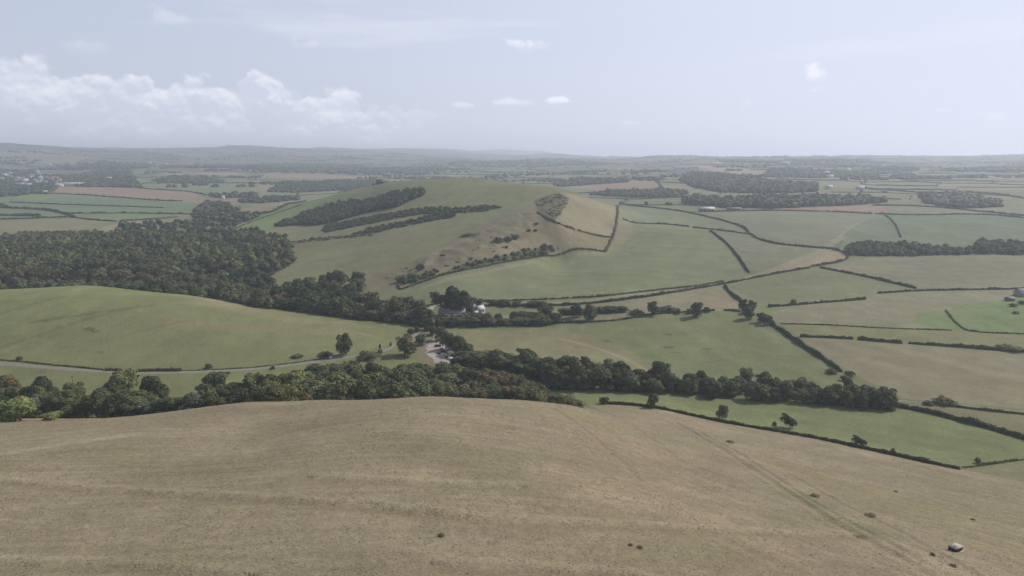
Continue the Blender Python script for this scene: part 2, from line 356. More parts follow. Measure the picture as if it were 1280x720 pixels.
paint([(1150, 392), (1184, 388), (1205, 380), (1240, 377), (1280, 370), (1500, 370), (1500, 425), (1280, 419), (1200, 413), (1160, 411), (1140, 402)], (.15, .215, .09), .8)
paint([(925, 380), (935, 376), (965, 386), (990, 383), (960, 392)], (.14, .2, .08), .7)
paint([(975, 405), (1063, 408), (1200, 413), (1280, 419), (1500, 430), (1500, 460), (1280, 440), (1200, 434), (1066, 424), (1000, 421)], (.195, .195, .11))
paint([(1000, 422), (1066, 425), (1200, 435), (1280, 441), (1500, 460), (1500, 540), (1280, 511), (1200, 503), (1130, 499), (1070, 470)], (.226, .210, .142), stripe=(.5, 10, .09))
paint([(1030, 334), (1070, 324), (1130, 320), (1280, 319), (1500, 322), (1500, 365), (1280, 360), (1145, 360), (1080, 345)], (.212, .205, .14))
paint([(505, 364), (545, 350), (600, 338), (650, 328), (690, 317), (757, 315), (770, 300), (778, 275), (830, 280), (888, 288), (936, 341), (905, 352), (850, 360), (760, 370), (640, 377), (580, 374), (530, 370)], (.18, .20, .118), stripe=(1.3, 12, .08))
paint([(520, 362), (545, 352), (600, 340), (650, 330), (690, 319), (757, 317), (757, 319), (690, 322), (650, 333), (600, 344), (545, 356)], (.25, .235, .165))
paint([(757, 315), (763, 300), (772, 258), (782, 258), (790, 290), (775, 310)], (.235, .21, .14), .8)
paint([(773, 257), (800, 259), (860, 266), (905, 277), (932, 287), (936, 292), (868, 284), (830, 280), (778, 274)], (.185, .21, .13))
paint([(888, 288), (938, 293), (975, 307), (1015, 310), (1045, 312), (1010, 319), (935, 341)], (.185, .195, .13))
paint([(870, 265), (960, 264), (1060, 266), (1088, 268), (1050, 295), (1035, 312), (975, 306), (940, 292), (905, 276)], (.19, .20, .135), stripe=(.3, 12, .08))
paint([(930, 262), (1000, 258), (1105, 256), (1112, 264), (1090, 267), (960, 263), (900, 265)], (.262, .195, .152))
paint([(1108, 256), (1280, 258), (1500, 262), (1500, 280), (1280, 272), (1230, 267), (1112, 267)], (.20, .205, .135))
paint([(1090, 268), (1230, 268), (1280, 273), (1500, 285), (1500, 310), (1280, 304), (1200, 308), (1060, 306), (1045, 302), (1060, 285)], (.15, .185, .12), stripe=(.1, 14, .10))
paint([(930, 347), (965, 336), (1010, 318), (1030, 313), (1058, 318), (1060, 325), (1020, 333), (975, 340), (930, 352)], (.30, .235, .16))
paint([(640, 378), (760, 372), (850, 361), (925, 350), (1010, 318), (1045, 296), (1060, 296), (1020, 325), (930, 352), (830, 368), (700, 382)], (.24, .225, .155), .8)
paint([(690, 233), (760, 229), (820, 223.5), (830, 236), (760, 239)], (.262, .195, .152))
paint([(866, 207), (900, 208), (955, 215), (950, 219), (900, 215)], (.30, .235, .17))
# centre hill
paint([(515, 424), (545, 421), (560, 430), (580, 446), (560, 458), (535, 456), (515, 440)], (.20, .17, .125))
paint([(312, 345), (300, 330), (330, 300), (300, 288), (330, 272), (400, 246), (480, 233), (530, 226), (600, 225), (640, 231), (700, 241), (768, 258), (770, 298), (757, 313), (650, 325), (600, 335), (545, 348), (500, 362), (440, 366), (350, 366)], (.185, .19, .11))
paint([(430, 244), (480, 233), (530, 227), (600, 225.5), (640, 232), (670, 245), (650, 262), (560, 300), (500, 290), (530, 262), (520, 245), (440, 262)], (.18, .195, .11))
paint([(283, 292), (310, 275), (345, 258), (400, 247), (440, 245), (410, 258), (370, 270), (330, 292), (300, 297)], (.155, .21, .09))
paint([(283, 280), (330, 250), (345, 249), (380, 252), (340, 262), (300, 285)], (.26, .225, .16), .7)
paint([(420, 366), (480, 338), (530, 315), (585, 290), (630, 268), (655, 258), (690, 241), (720, 244), (768, 258), (770, 298), (757, 314), (690, 314), (650, 323), (600, 333), (545, 346), (505, 357), (470, 366)], (.186, .172, .115))
paint([(470, 345), (540, 318), (600, 300), (640, 300), (600, 325), (520, 350), (490, 360)], (.16, .14, .10), .6)
paint([(640, 285), (670, 265), (720, 290), (765, 298), (757, 313), (690, 312), (640, 318), (590, 322), (600, 305)], (.222, .195, .13), .7)
paint([(697, 243), (725, 245), (768, 257), (769, 297), (722, 287), (690, 275), (700, 262)], (.25, .222, .152))
paint([(668, 250), (697, 241), (712, 248), (704, 262), (694, 276), (675, 266)], (.115, .105, .075), .9)
# far left
paint([(-200, 279), (0, 276), (50, 274), (85, 274), (145, 276), (110, 286), (95, 292), (40, 292), (0, 302), (-200, 305)], (.21, .20, .125))
paint([(105, 295), (130, 284), (160, 276), (205, 275), (245, 283), (160, 287)], (.26, .235, .165))
paint([(88, 272), (150, 268), (205, 266), (225, 269), (190, 274), (150, 276.5)], (.155, .21, .10))
paint([(-200, 262), (0, 264), (60, 265), (83, 270), (60, 272), (0, 273), (-200, 275)], (.165, .205, .13))
paint([(15, 244), (62, 243), (140, 248), (225, 252), (262, 254), (262, 266), (85, 266), (0, 258)], (.145, .195, .115))
paint([(18, 250), (25, 241), (50, 242), (60, 246), (55, 250)], (.165, .225, .10))
paint([(60, 241), (73, 234.5), (110, 234), (160, 235), (240, 241), (262, 251), (225, 251), (140, 246)], (.262, .195, .152))
paint([(168, 226), (250, 224), (320, 226), (325, 238), (262, 242), (230, 239), (170, 232)], (.17, .20, .12))
paint([(330, 216), (400, 218), (465, 219), (472, 222), (400, 225), (330, 221)], (.262, .195, .152))
paint([(200, 216), (300, 216), (310, 219), (210, 219)], (.28, .22, .16))
paint([(-50, 190), (40, 190), (80, 194), (130, 198), (90, 204), (0, 204), (-50, 206)], (.22, .21, .13), .8)

# worn paths, verges and marks
for pts, w, c, a in (([(500, 272), (560, 262), (610, 250), (640, 232)], 4, (.22, .20, .12), .5), ([(370, 300), (440, 300), (520, 284), (600, 266)], 5, (.22, .20, .13), .4),
                     ([(660, 262), (630, 276), (590, 296), (540, 318)], 5, (.26, .215, .15), .5), ([(400, 250), (330, 280), (300, 292)], 4, (.24, .23, .15), .6),
                     ([(300, 296), (340, 275), (390, 256)], 2, (.24, .23, .16), .6), ([(340, 326), (420, 318), (500, 300), (570, 285)], 8, (.23, .19, .12), .35),
                     ([(0, 435), (60, 415), (120, 395), (175, 383)], 3, (.11, .115, .065), .5), ([(40, 403), (100, 394), (160, 385), (190, 382)], 3, (.11, .115, .065), .6),
                     ([(0, 392), (40, 380), (80, 370)], 3, (.12, .13, .065), .5), ([(150, 421), (200, 408), (260, 398)], 3, (.115, .12, .065), .4),
                     ([(420, 411), (450, 416), (480, 424)], 1.6, (.27, .24, .17), .6),
                     ([(1095, 268), (1062, 284), (1043, 303), (1020, 316), (985, 332)], 5, (.25, .24, .17), .6), ([(1055, 300), (1040, 312)], 3, (.09, .1, .06), .7),
                     ([(0, 568), (60, 558), (120, 550), (165, 543)], 3.5, (.36, .33, .22), .7), ([(0, 576), (60, 568), (120, 560)], 2, (.2, .17, .1), .4),
                     ([(700, 423), (745, 434), (790, 452), (815, 467)], 3, (.3, .27, .18), .7), ([(640, 405), (700, 402), (770, 399)], 2.2, (.28, .25, .18), .6),
                     ([(640, 381), (700, 379), (760, 375), (850, 364), (925, 352)], 3.0, (.33, .30, .235), .8),
                     ([(1090, 380), (1140, 395), (1200, 396), (1280, 400)], 2, (.12, .15, .08), .4), ([(1010, 452), (1080, 446), (1180, 448), (1280, 447)], 2, (.2, .165, .11), .4),
                     ([(1040, 480), (1120, 470), (1200, 476), (1280, 474)], 2, (.21, .175, .12), .4), ([(870, 455), (950, 444), (1010, 447)], 1.5, (.12, .13, .07), .5),
                     ([(780, 406), (850, 405), (930, 404), (955, 404)], 1.5, (.2, .17, .11), .6)):
    paint_line(pts, w, c, a)
# gorse stains and bare marks on the fields, plus one painted bush shadow
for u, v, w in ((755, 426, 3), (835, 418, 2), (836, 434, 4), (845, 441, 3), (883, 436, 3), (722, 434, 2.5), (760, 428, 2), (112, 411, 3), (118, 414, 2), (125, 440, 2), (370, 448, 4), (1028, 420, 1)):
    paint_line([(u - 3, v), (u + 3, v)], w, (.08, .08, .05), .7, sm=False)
# near hillside mottling
idxn = np.where(near.ravel())[0]
isn = inpoly(X[idxn], Y[idxn], [PT(p) for p in near_poly])
kk = idxn[isn]; lt = ledge_t[isn]; ld = ledge_shade[isn]; tk = track_t[isn]
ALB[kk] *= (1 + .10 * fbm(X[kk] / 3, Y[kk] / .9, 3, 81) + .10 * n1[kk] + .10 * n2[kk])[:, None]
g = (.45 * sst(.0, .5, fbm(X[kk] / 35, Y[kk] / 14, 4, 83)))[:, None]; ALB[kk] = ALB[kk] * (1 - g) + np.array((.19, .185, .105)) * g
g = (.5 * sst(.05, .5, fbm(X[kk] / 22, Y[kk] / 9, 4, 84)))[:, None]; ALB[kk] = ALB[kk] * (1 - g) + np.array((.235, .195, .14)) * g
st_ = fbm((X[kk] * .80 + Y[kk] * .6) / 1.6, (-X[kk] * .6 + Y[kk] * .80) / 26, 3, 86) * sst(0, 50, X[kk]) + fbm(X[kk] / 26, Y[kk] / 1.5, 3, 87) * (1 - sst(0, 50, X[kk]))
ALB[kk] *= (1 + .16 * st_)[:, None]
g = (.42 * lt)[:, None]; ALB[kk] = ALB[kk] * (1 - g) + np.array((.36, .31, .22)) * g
g = (.35 * ld)[:, None]; ALB[kk] = ALB[kk] * (1 - g) + np.array((.17, .13, .08)) * g  # shadow under each ledge, painted into the ground colour
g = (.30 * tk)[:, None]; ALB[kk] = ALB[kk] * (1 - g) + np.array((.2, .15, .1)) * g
far_ = np.ones(X.size, bool); far_[kk] = False
ALB[far_] *= (1 + .13 * n1[far_] + .12 * n2[far_] + .06 * fbm(X[far_] / 14, Y[far_] / 30, 3, 95) + .08 * fbm(X[far_] / 170, Y[far_] / 170, 3, 90))[:, None]
# ------------------------------------------------------------------ foliage builders
def quads_from(P, Nn, size, rngl, jit=.6):
    n_ = len(P); N2 = Nn + rngl.normal(0, jit, (n_, 3)); N2 /= np.linalg.norm(N2, axis=1)[:, None] + 1e-9
    a = rngl.normal(size=(n_, 3)); T = np.cross(N2, a); T /= np.linalg.norm(T, axis=1)[:, None] + 1e-9; B = np.cross(N2, T)
    s = (size * rngl.uniform(.6, 1.3, n_))[:, None] if np.ndim(size) == 0 else (size * rngl.uniform(.6, 1.3, n_))[:, None]
    V = np.stack([P - T * s - B * s * .8, P + T * s - B * s * .6, P + T * s * .7 + B * s, P - T * s * .8 + B * s * .8], 1).reshape(-1, 3)
    return V, np.arange(4 * n_).reshape(-1, 4)
def crown_pts(nq, rl, shape='round', lobes=17):
    # lobed crown in a unit box: height 0..1, radius about .5
    L = []
    for i in range(lobes):
        a = rl.uniform(0, 6.28); q = rl.uniform(.10, .38) ; z = rl.uniform(.28, .86); q *= 1.15 - .5 * abs(z - .45); r = rl.uniform(.09, .19) * (1.15 - .4 * abs(z - .5))
        L.append((q * math.cos(a), q * math.sin(a), z, r))
    for i in range(4):
        a = rl.uniform(0, 6.28); L.append((.22 * math.cos(a), .22 * math.sin(a), rl.uniform(.16, .30), rl.uniform(.14, .20)))
    L.append((0, 0, .56, .30)); L.append((rl.uniform(-.08, .08), rl.uniform(-.08, .08), .82, .17))
    if shape == 'bush': L = [(x * 1.15, y * 1.15, z * .75 + .02, r * 1.15) for x, y, z, r in L]
    L = np.array(L); w = L[:, 3] ** 2; w /= w.sum(); P = []; Nn = []; lob = []
    k = 0
    while k < nq:
        i = rl.choice(len(L), nq, p=w); d = rl.normal(size=(nq, 3)); d /= np.linalg.norm(d, axis=1)[:, None]
        d[:, 2] = np.where((d[:, 2] < -.3) & (rl.uniform(size=nq) < .6), -d[:, 2], d[:, 2])
        p = L[i, :3] + d * L[i, 3:4] * (rl.uniform(.80, 1.14, (nq, 1)))
        dist = np.linalg.norm(p[:, None, :] - L[None, :, :3], axis=2) / L[None, :, 3]
        ok = dist.min(1) > .80
        P.append(p[ok]); Nn.append(d[ok]); lob.append(i[ok]); k += ok.sum()
    P = np.concatenate(P)[:nq]; Nn = np.concatenate(Nn)[:nq]; lob = np.concatenate(lob)[:nq]
    if shape == 'wind':
        s = np.clip(P[:, 2] - .25, 0, 1); P[:, 0] -= .42 * s; P[:, 2] = .25 + (P[:, 2] - .25) * .75 if False else P[:, 2]
        P[:, 2] = P[:, 2] * .85 + .10 - P[:, 0] * .05
    if shape == 'lean':
        s = np.clip(P[:, 2] - .2, 0, 1); P[:, 0] -= .35 * s; P[:, 2] = P[:, 2] - P[:, 0] * .25
    return P, Nn, lob
def blob(n_lat, n_lon, c, r, rl, noise_=.12):
    th = np.linspace(.12, math.pi - .12, n_lat); ph = np.linspace(0, 2 * math.pi, n_lon, endpoint=False)
    A_, B_ = np.meshgrid(th, ph, indexing='ij'); k = 1 + rl.normal(0, noise_, A_.shape)
    V = np.stack([c[0] + r[0] * k * np.sin(A_) * np.cos(B_), c[1] + r[1] * k * np.sin(A_) * np.sin(B_), c[2] + r[2] * k * np.cos(A_)], -1).reshape(-1, 3)
    Q = [(i * n_lon + j, i * n_lon + (j + 1) % n_lon, (i + 1) * n_lon + (j + 1) % n_lon, (i + 1) * n_lon + j) for i in range(n_lat - 1) for j in range(n_lon)]
    return V, np.array(Q)
def crown_mesh(name, nq, size, seed, shape='round'):
    rl = np.random.default_rng(seed); P, Nn, lob = crown_pts(nq, rl, shape)
    if shape == 'wind': P = P[P[:, 2] > .26 - .1 * P[:, 0]]; Nn = Nn[:len(P)]; lob = lob[:len(P)]
    V, Q = quads_from(P, Nn, size, rl, .38)
    tint = rl.uniform(.8, 1.25, 40)[lob] * rl.uniform(.6, 1.4, len(P))
    hue = rl.normal(0, .07, (40, 1))[lob]
    c = np.stack([tint * (1 + hue[:, 0]), tint, tint * (1 - hue[:, 0])], 1); c = np.repeat(c, 4, 0)
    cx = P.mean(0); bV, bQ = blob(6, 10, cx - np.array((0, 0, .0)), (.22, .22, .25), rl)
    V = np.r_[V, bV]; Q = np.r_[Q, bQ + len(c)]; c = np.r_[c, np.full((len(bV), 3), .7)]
    return mesh_np(name, V, Q, c, (M_leaf,))
def tube(path, rad, k=6):
    V = []; Q = []; path = [Vector(p) for p in path]
    for i, p in enumerate(path):
        d = (path[min(i + 1, len(path) - 1)] - path[max(i - 1, 0)]).normalized(); a = d.orthogonal().normalized(); b = d.cross(a)
        for j in range(k):
            t = 2 * math.pi * j / k; V.append(p + (a * math.cos(t) + b * math.sin(t)) * rad[i])
    for i in range(len(path) - 1):
        for j in range(k): Q.append((i * k + j, i * k + (j + 1) % k, (i + 1) * k + (j + 1) % k, (i + 1) * k + j))
    return [tuple(v) for v in V], Q
def join(parts):
    V = []; Q = []
    for v, q in parts:
        o = len(V); V += list(v); Q += [tuple(i + o for i in f) for f in q]
    return V, Q
def trunk_mesh(name, seed, shape):
    rl = random.Random(seed); off = {'wind': -.42, 'lean': -.15}.get(shape, 0)
    ps = [tube([(0, 0, -.06), (.01, 0, .15), (off * .3, .01, .34), (off * .7, 0, .6)], [.035, .028, .02, .008])]
    for i in range(5):
        a = i * 1.26 + rl.random(); z0 = rl.uniform(.2, .4); b = (off * .3 * (z0 / .34), 0, z0)
        ps.append(tube([b, (b[0] + .1 * math.cos(a) + off * .2, .1 * math.sin(a), z0 + .12), (b[0] + .25 * math.cos(a) + off * .5, .25 * math.sin(a), z0 + .3)], [.014, .010, .004], 5))
    V, Q = join(ps); return mesh_np(name, V, Q, None, (M_bark,))
KINDS_T = []
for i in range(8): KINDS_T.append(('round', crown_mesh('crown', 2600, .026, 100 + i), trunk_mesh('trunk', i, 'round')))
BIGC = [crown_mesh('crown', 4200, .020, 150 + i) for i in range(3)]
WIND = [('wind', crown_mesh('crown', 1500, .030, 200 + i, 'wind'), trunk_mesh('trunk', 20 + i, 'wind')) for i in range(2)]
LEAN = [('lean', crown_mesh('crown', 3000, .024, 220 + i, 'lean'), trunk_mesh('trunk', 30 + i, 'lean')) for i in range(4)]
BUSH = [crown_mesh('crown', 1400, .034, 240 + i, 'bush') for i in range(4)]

DK = (.058, .072, .032); MD = (.082, .096, .041); LT = (.115, .134, .053); RU = (.122, .094, .048); BG = (.15, .18, .062); OL = (.108, .110, .050); GY = (.098, .112, .072)
tree_log = []
def tree(x, y, h, w, col, label, group=None, name='broadleaf_tree', kind=None, rz=None, jit=.18):
    z = float(HT(x, y)); k = kind or random.choice(KINDS_T)
    e = bpy.data.objects.new(name, None); COL.objects.link(e); e.location = (x, y, z - .15)
    rz = (random.uniform(0, 6.28) if k[0] == 'round' else random.uniform(-.35, .35)) if rz is None else rz
    e.rotation_euler = (0, 0, rz)
    c = jc(col, jit)
    obj('crown', k[1], e, sc=(w, w * random.uniform(.9, 1.15), h), color=c)
    obj('trunk', k[2], e, sc=(w * .9, w * .9, h))
    tag(e, label, 'tree', group); tree_log.append((x, y, w)); return e
def bush(x, y, h, w, col, label, group=None, name='bush', cat='bush'):
    z = float(HT(x, y)); c = [a * random.uniform(.9, 1.1) for a in col]
    o = obj(name, random.choice(BUSH), None, (x, y, z - .12 * h), random.uniform(0, 6.28), (w, w, h * 1.25), c)
    tag(o, label, cat, group); return o
lowC = []
for i in range(6):
    rl = np.random.default_rng(300 + i); P, Nn, lob = crown_pts(330, rl, 'round', 6); tint = rl.uniform(.85, 1.2, 20)[lob] * rl.uniform(.8, 1.2, 330)
    V, Q = quads_from(P, Nn, .062, rl, .35); bV, bQ = blob(5, 8, (0, 0, .55), (.34, .34, .32), rl)
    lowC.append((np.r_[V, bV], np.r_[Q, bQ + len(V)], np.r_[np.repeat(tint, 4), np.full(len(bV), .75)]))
farC = []
for i in range(5):
    rl = np.random.default_rng(350 + i); P, Nn, lob = crown_pts(46, rl, 'round', 5); tint = rl.uniform(.7, 1.35, 20)[lob] * rl.uniform(.8, 1.2, 46)
    V, Q = quads_from(P, Nn, .13, rl, .35); bV, bQ = blob(5, 7, (0, 0, .5), (.42, .42, .42), rl, .18)
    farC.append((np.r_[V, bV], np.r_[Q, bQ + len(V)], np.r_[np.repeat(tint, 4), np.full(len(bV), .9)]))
midC = []
for i in range(6):
    rl = np.random.default_rng(380 + i); P, Nn, lob = crown_pts(900, rl, 'round'); tint = rl.uniform(.8, 1.25, 40)[lob] * rl.uniform(.65, 1.35, 900)
    V, Q = quads_from(P, Nn, .038, rl, .38); bV, bQ = blob(6, 9, P.mean(0), (.25, .25, .27), rl)
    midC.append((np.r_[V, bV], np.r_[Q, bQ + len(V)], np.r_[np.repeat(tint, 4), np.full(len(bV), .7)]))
class Mass:
    def __init__(s): s.V = []; s.Q = []; s.C = []; s.n = 0
    def add(s, x, y, h, w, col, far=False):
        v, q, t = random.choice(midC if far == 2 else farC if far else lowC); a = random.uniform(0, 6.28); c_, s_ = math.cos(a), math.sin(a)
        k = np.empty_like(v); k[:, 0] = (v[:, 0] * c_ - v[:, 1] * s_) * w + x; k[:, 1] = (v[:, 0] * s_ + v[:, 1] * c_) * w + y; k[:, 2] = v[:, 2] * h + float(HT(x, y)) - h * .1
        s.V.append(k); s.Q.append(q + s.n); s.C.append(t[:, None] * np.array(col)[None, :]); s.n += len(v)
    def build(s, name):
        return obj(name, mesh_np(name, np.concatenate(s.V), np.concatenate(s.Q), np.concatenate(s.C), (M_leaf,)))
wood = Mass(); scrub = Mass()
def jc(c, j=.2):
    a = random.uniform(1 - j, 1 + j); b = random.uniform(1 - j * .2, 1 + j * .2); return (c[0] * a * b, c[1] * a, c[2] * a / b)

def hit_h(u, v, h, ymin):
    d = ray(u, v); ys = np.arange(ymin, ymin + 700, 2.0); x_ = d[0] / d[1] * ys; g = HT(x_, ys) + h - (CZ + d[2] / d[1] * ys)
    k = int(np.argmax(g >= 0)); return float(ys[k] if g[k] >= 0 else ymin)
def tree_px(u, vt, y, wpx, col, label, group=None, **kw):
    d = ray(u, vt); t = y / d[1]
    if CZ + d[2] * t - float(HT(d[0] * t, y)) < .8 * wpx * t / F: y = hit_h(u, vt, 1.0 * wpx * t / F, max(262, y * .6)); t = y / d[1]
    x = d[0] * t; zt = CZ + d[2] * t; h = max(3.0, zt - float(HT(x, y)) + .2)
    return tree(x, y, h * 1.04, max(wpx * t / F, h * .35) * 1.12, col, label, group, **kw)
def lerp_line(L, u):
    us = [p[0] for p in L]; return [float(np.interp(u, us, [p[i] for p in L])) for i in (1, 2)]
def belt(front, back, u0, u1, nn, wpx, cols, label, group, rows=None, hmax=15, kinds=None, ymn=None, mass_rows=()):
    nr = rows or 3; per = max(1, nn // nr)
    for r_ in range(nr):
        t = r_ / max(1, nr - 1)
        for i in range(per):
            u = u0 + (u1 - u0) * (i + .5 + random.uniform(-.38, .38) + (.25 if r_ % 2 else -.25)) / per
            vf, yf = lerp_line(front, u); vb, yb = lerp_line(back, u); tt_ = min(1, max(0, t + random.uniform(-.12, .12)))
            v = vf + (vb - vf) * tt_ + random.uniform(-.5, 3.5); y = yf + (yb - yf) * tt_
            w = random.uniform(*wpx); h = min(hmax, w * yf / F * random.uniform(.85, 1.15)); y = hit_h(u, v, h, ymn if ymn else yf - 4)
            d = ray(u, v); tq = y / d[1]; x = d[0] * tq; h = min(max(CZ + d[2] * tq - float(HT(x, y)), h * .6), h * 1.5); w = w * tq / F
            if r_ in mass_rows: wood.add(x, y, h * 1.04, w * 1.12, jc(random.choice(cols)), 2); continue
            tree(x, y, h, w * 1.1, random.choice(cols), label, group, kind=random.choice(kinds) if kinds else None)

# ---- belt behind the brow of the dry hillside
G1 = 'trees in the belt between the dry hillside and the lane'
belt([(0, 508, 285), (60, 508, 288), (130, 498, 285), (210, 502, 283)], [(0, 480, 345), (60, 482, 345), (110, 488, 345), (140, 482, 345), (210, 488, 345)], -12, 205, 34, (24, 36), [DK, MD, MD, GY, LT], 'tree in the mixed green belt between the curving lane and the dry brow', G1)
belt([(205, 512, 282), (260, 502, 282), (345, 486, 284)], [(205, 496, 340), (235, 492, 345), (262, 478, 348), (300, 474, 345), (345, 474, 345)], 205, 345, 20, (26, 36), [DK, DK, MD, GY], 'dark rounded tree under the brow, just left of the long dark wood', 'dark trees under the brow', )
tree_px(10, 470, 352, 30, RU, 'russet tree rising at the back of the belt by the lane'); tree_px(53, 471, 350, 30, DK, 'dark dome-shaped tree beside the russet tree near the lane')
tree_px(149, 464, 350, 34, LT, 'tall pale green tree reaching up to the lane'); tree_px(140, 476, 335, 26, DK, 'dark tree tucked in front of the tall pale green tree')
tree_px(188, 471, 347, 36, DK, 'dark round-topped tree standing alone against the grass strip below the lane'); tree_px(90, 482, 340, 28, OL, 'low olive tree between two gaps in the belt')
tree_px(268, 466, 345, 34, MD, 'tall mid green tree touching the lane at the end of the grass strip'); tree_px(312, 468, 340, 28, LT, 'pale rounded tree beside the tall one at the lane'); tree_px(337, 469, 340, 28, MD, 'rounded green tree at the end of the belt beside the dark wood')
tree_px(22, 500, 280, 52, BG, 'bright yellow-green tree at the foot of the dry brow', rz=1.0); tree_px(-6, 508, 276, 40, BG, 'yellow-green tree cut by the picture edge')
tree_px(64, 516, 272, 26, BG, 'small yellow-green tree beside the bright tree under the brow')
tree_px(354, 482, 288, 48, OL, 'low olive tree with a russet tinge hugging the brow', kind=random.choice(LEAN)); tree_px(380, 492, 272, 24, RU, 'small russet tree at the tip of the olive clump on the brow')
G2 = 'trees in the long dark wood on the brow'
belt([(352, 488, 298), (400, 484, 290), (450, 482, 290), (540, 480, 292), (600, 482, 292)], [(352, 472, 355), (375, 460, 380), (400, 454, 390), (440, 454, 398), (500, 453, 400), (560, 453, 395), (600, 458, 388)], 355, 600, 54, (28, 44), [MD, MD, OL, LT, DK], 'tree in the long dark wood on the brow below the car park', G2, rows=4, kinds=LEAN + KINDS_T[:4])
belt([(600, 484, 292), (660, 488, 292), (700, 496, 292), (724, 507, 290)], [(600, 458, 385), (630, 462, 378), (655, 470, 355), (690, 482, 325), (722, 503, 298)], 602, 722, 20, (26, 38), [OL, RU, OL, MD], 'windswept olive and russet tree at the sloping end of the dark wood', 'windswept trees at the end of the dark wood', rows=4, kinds=LEAN)
# ---- second belt, running right along the stream
belt([(575, 452, 405), (640, 455, 400), (690, 462, 362), (740, 462, 358), (800, 470, 353), (812, 476, 353)], [(575, 444, 440), (600, 440, 430), (640, 437, 425), (665, 437, 418), (700, 444, 400), (745, 445, 398), (775, 451, 388), (800, 460, 376), (812, 468, 370)], 578, 812, 40, (24, 36), [DK, MD, OL, DK, GY], 'dense dark tree in the shelter belt left of the green meadow', 'trees in the middle shelter belt', rows=3, kinds=LEAN + KINDS_T)
belt([(818, 472, 348), (870, 474, 345), (930, 478, 342), (985, 483, 336), (1030, 488, 332), (1080, 494, 325), (1124, 497, 322)], [(818, 457, 378), (850, 464, 375), (880, 468, 372), (905, 468, 375), (955, 468, 375), (985, 472, 368), (1005, 476, 365), (1050, 476, 358), (1075, 480, 350), (1100, 483, 345), (1124, 491, 335)], 816, 1122, 42, (17, 27), [DK, MD, GY, OL, MD], 'small rounded tree in the thinning hedge belt along the meadow', 'small trees in the hedge belt', rows=3)
for a in ((825, 453, 384, 26, MD, 'mid green tree marking the start of the hedge belt after the dark trees'), (878, 464, 378, 18, DK, 'dark little tree poking above the hedge belt'), (933, 462, 380, 20, LT, 'pale green tree above the hedge belt'), (955, 465, 378, 18, DK, 'dark round tree next to the pale one above the hedge belt'),
          (1003, 473, 362, 22, GY, 'grey-green tree with sloping crown in the hedge belt'), (984, 476, 350, 24, GY, 'round grey-green tree in front of the hedge belt'), (1060, 472, 362, 12, OL, 'thin upright tree above the right part of the hedge belt'), (1105, 484, 335, 26, OL, 'windswept olive tree ending the hedge belt')):
    tree_px(*a)
# ---- valley trees behind the dome
G4 = 'trees filling the valley behind the green dome'
belt([(345, 384, 560), (400, 390, 535), (450, 394, 515), (500, 396, 505), (530, 397, 500)], [(345, 370, 640), (380, 362, 645), (420, 364, 650), (480, 364, 650), (520, 369, 625), (540, 375, 600)], 345, 535, 42, (20, 30), [DK, MD, DK, GY, OL], 'tree in the valley wood behind the low end of the green dome', G4, rows=4, mass_rows=(2, 3))
belt([(355, 364, 600), (400, 362, 610), (452, 356, 640)], [(355, 352, 690), (390, 342, 720), (415, 335, 735), (452, 334, 725)], 354, 452, 22, (15, 22), [DK, MD], 'tree in the spur of woodland running up the big hill', 'trees in the spur up the hill', rows=3, ymn=590, mass_rows=(0, 1, 2))
tree_px(568, 360, 575, 32, DK, 'large dark round tree standing over the farm buildings'); tree_px(582, 366, 580, 26, DK, 'broad dark tree right behind the farm roofs'); tree_px(545, 365, 580, 15, MD, 'upright tree left of the large dark farmyard tree')
belt([(540, 395, 498), (640, 394, 502), (695, 392, 505)], [(540, 392, 510), (640, 388, 520), (695, 388, 520)], 548, 695, 22, (14, 22), [DK, MD, OL], 'tree in the line in front of the farm at the top of the meadow', 'trees screening the farm', rows=2, hmax=7.5)
belt([(598, 380, 560), (690, 386, 555)], [(595, 374, 590), (640, 377, 590), (690, 381, 580)], 598, 690, 8, (12, 18), [MD, GY, DK], 'tree behind the pale farm gable beside the lane', 'trees beside the farm gable', rows=2, hmax=8)
belt([(698, 392, 533), (780, 391, 535)], [(698, 386, 548), (780, 388, 548)], 700, 780, 12, (13, 19), [DK, MD], 'tree in the copse on the upper edge of the meadow', 'trees in the meadow-edge copse', rows=2, hmax=8)
for a in ((682, 382, 552, 18, MD, 'round tree standing just left of the meadow-edge copse'), (721, 379.5, 556, 17, DK, 'taller dark round tree at the back of the copse'), (737, 381, 556, 18, MD, 'round tree next to the tallest in the copse'), (815, 378, 568, 15, DK, 'dark round tree right of the copse along the tan field'), (848, 386, 560, 7, MD, 'narrow little tree in the field hedge'), (871, 378.5, 572, 17, DK, 'lone dark round tree at the right end of the field hedge')):
    tree_px(*a)
for u, v, y, w, lb in ((795, 388, 558, 16, 'low bush joining the copse and the dark round tree'), (833, 384, 565, 22, 'wide bush beside the dark round tree'), (884, 385, 572, 9, 'small bush beside the lone dark round tree'), (862, 387, 566, 8, 'small bush left of the lone dark round tree')):
    x, y_ = hit(u, v + 5); bush(x, y_, 4, w * y_ / F, DK, lb)
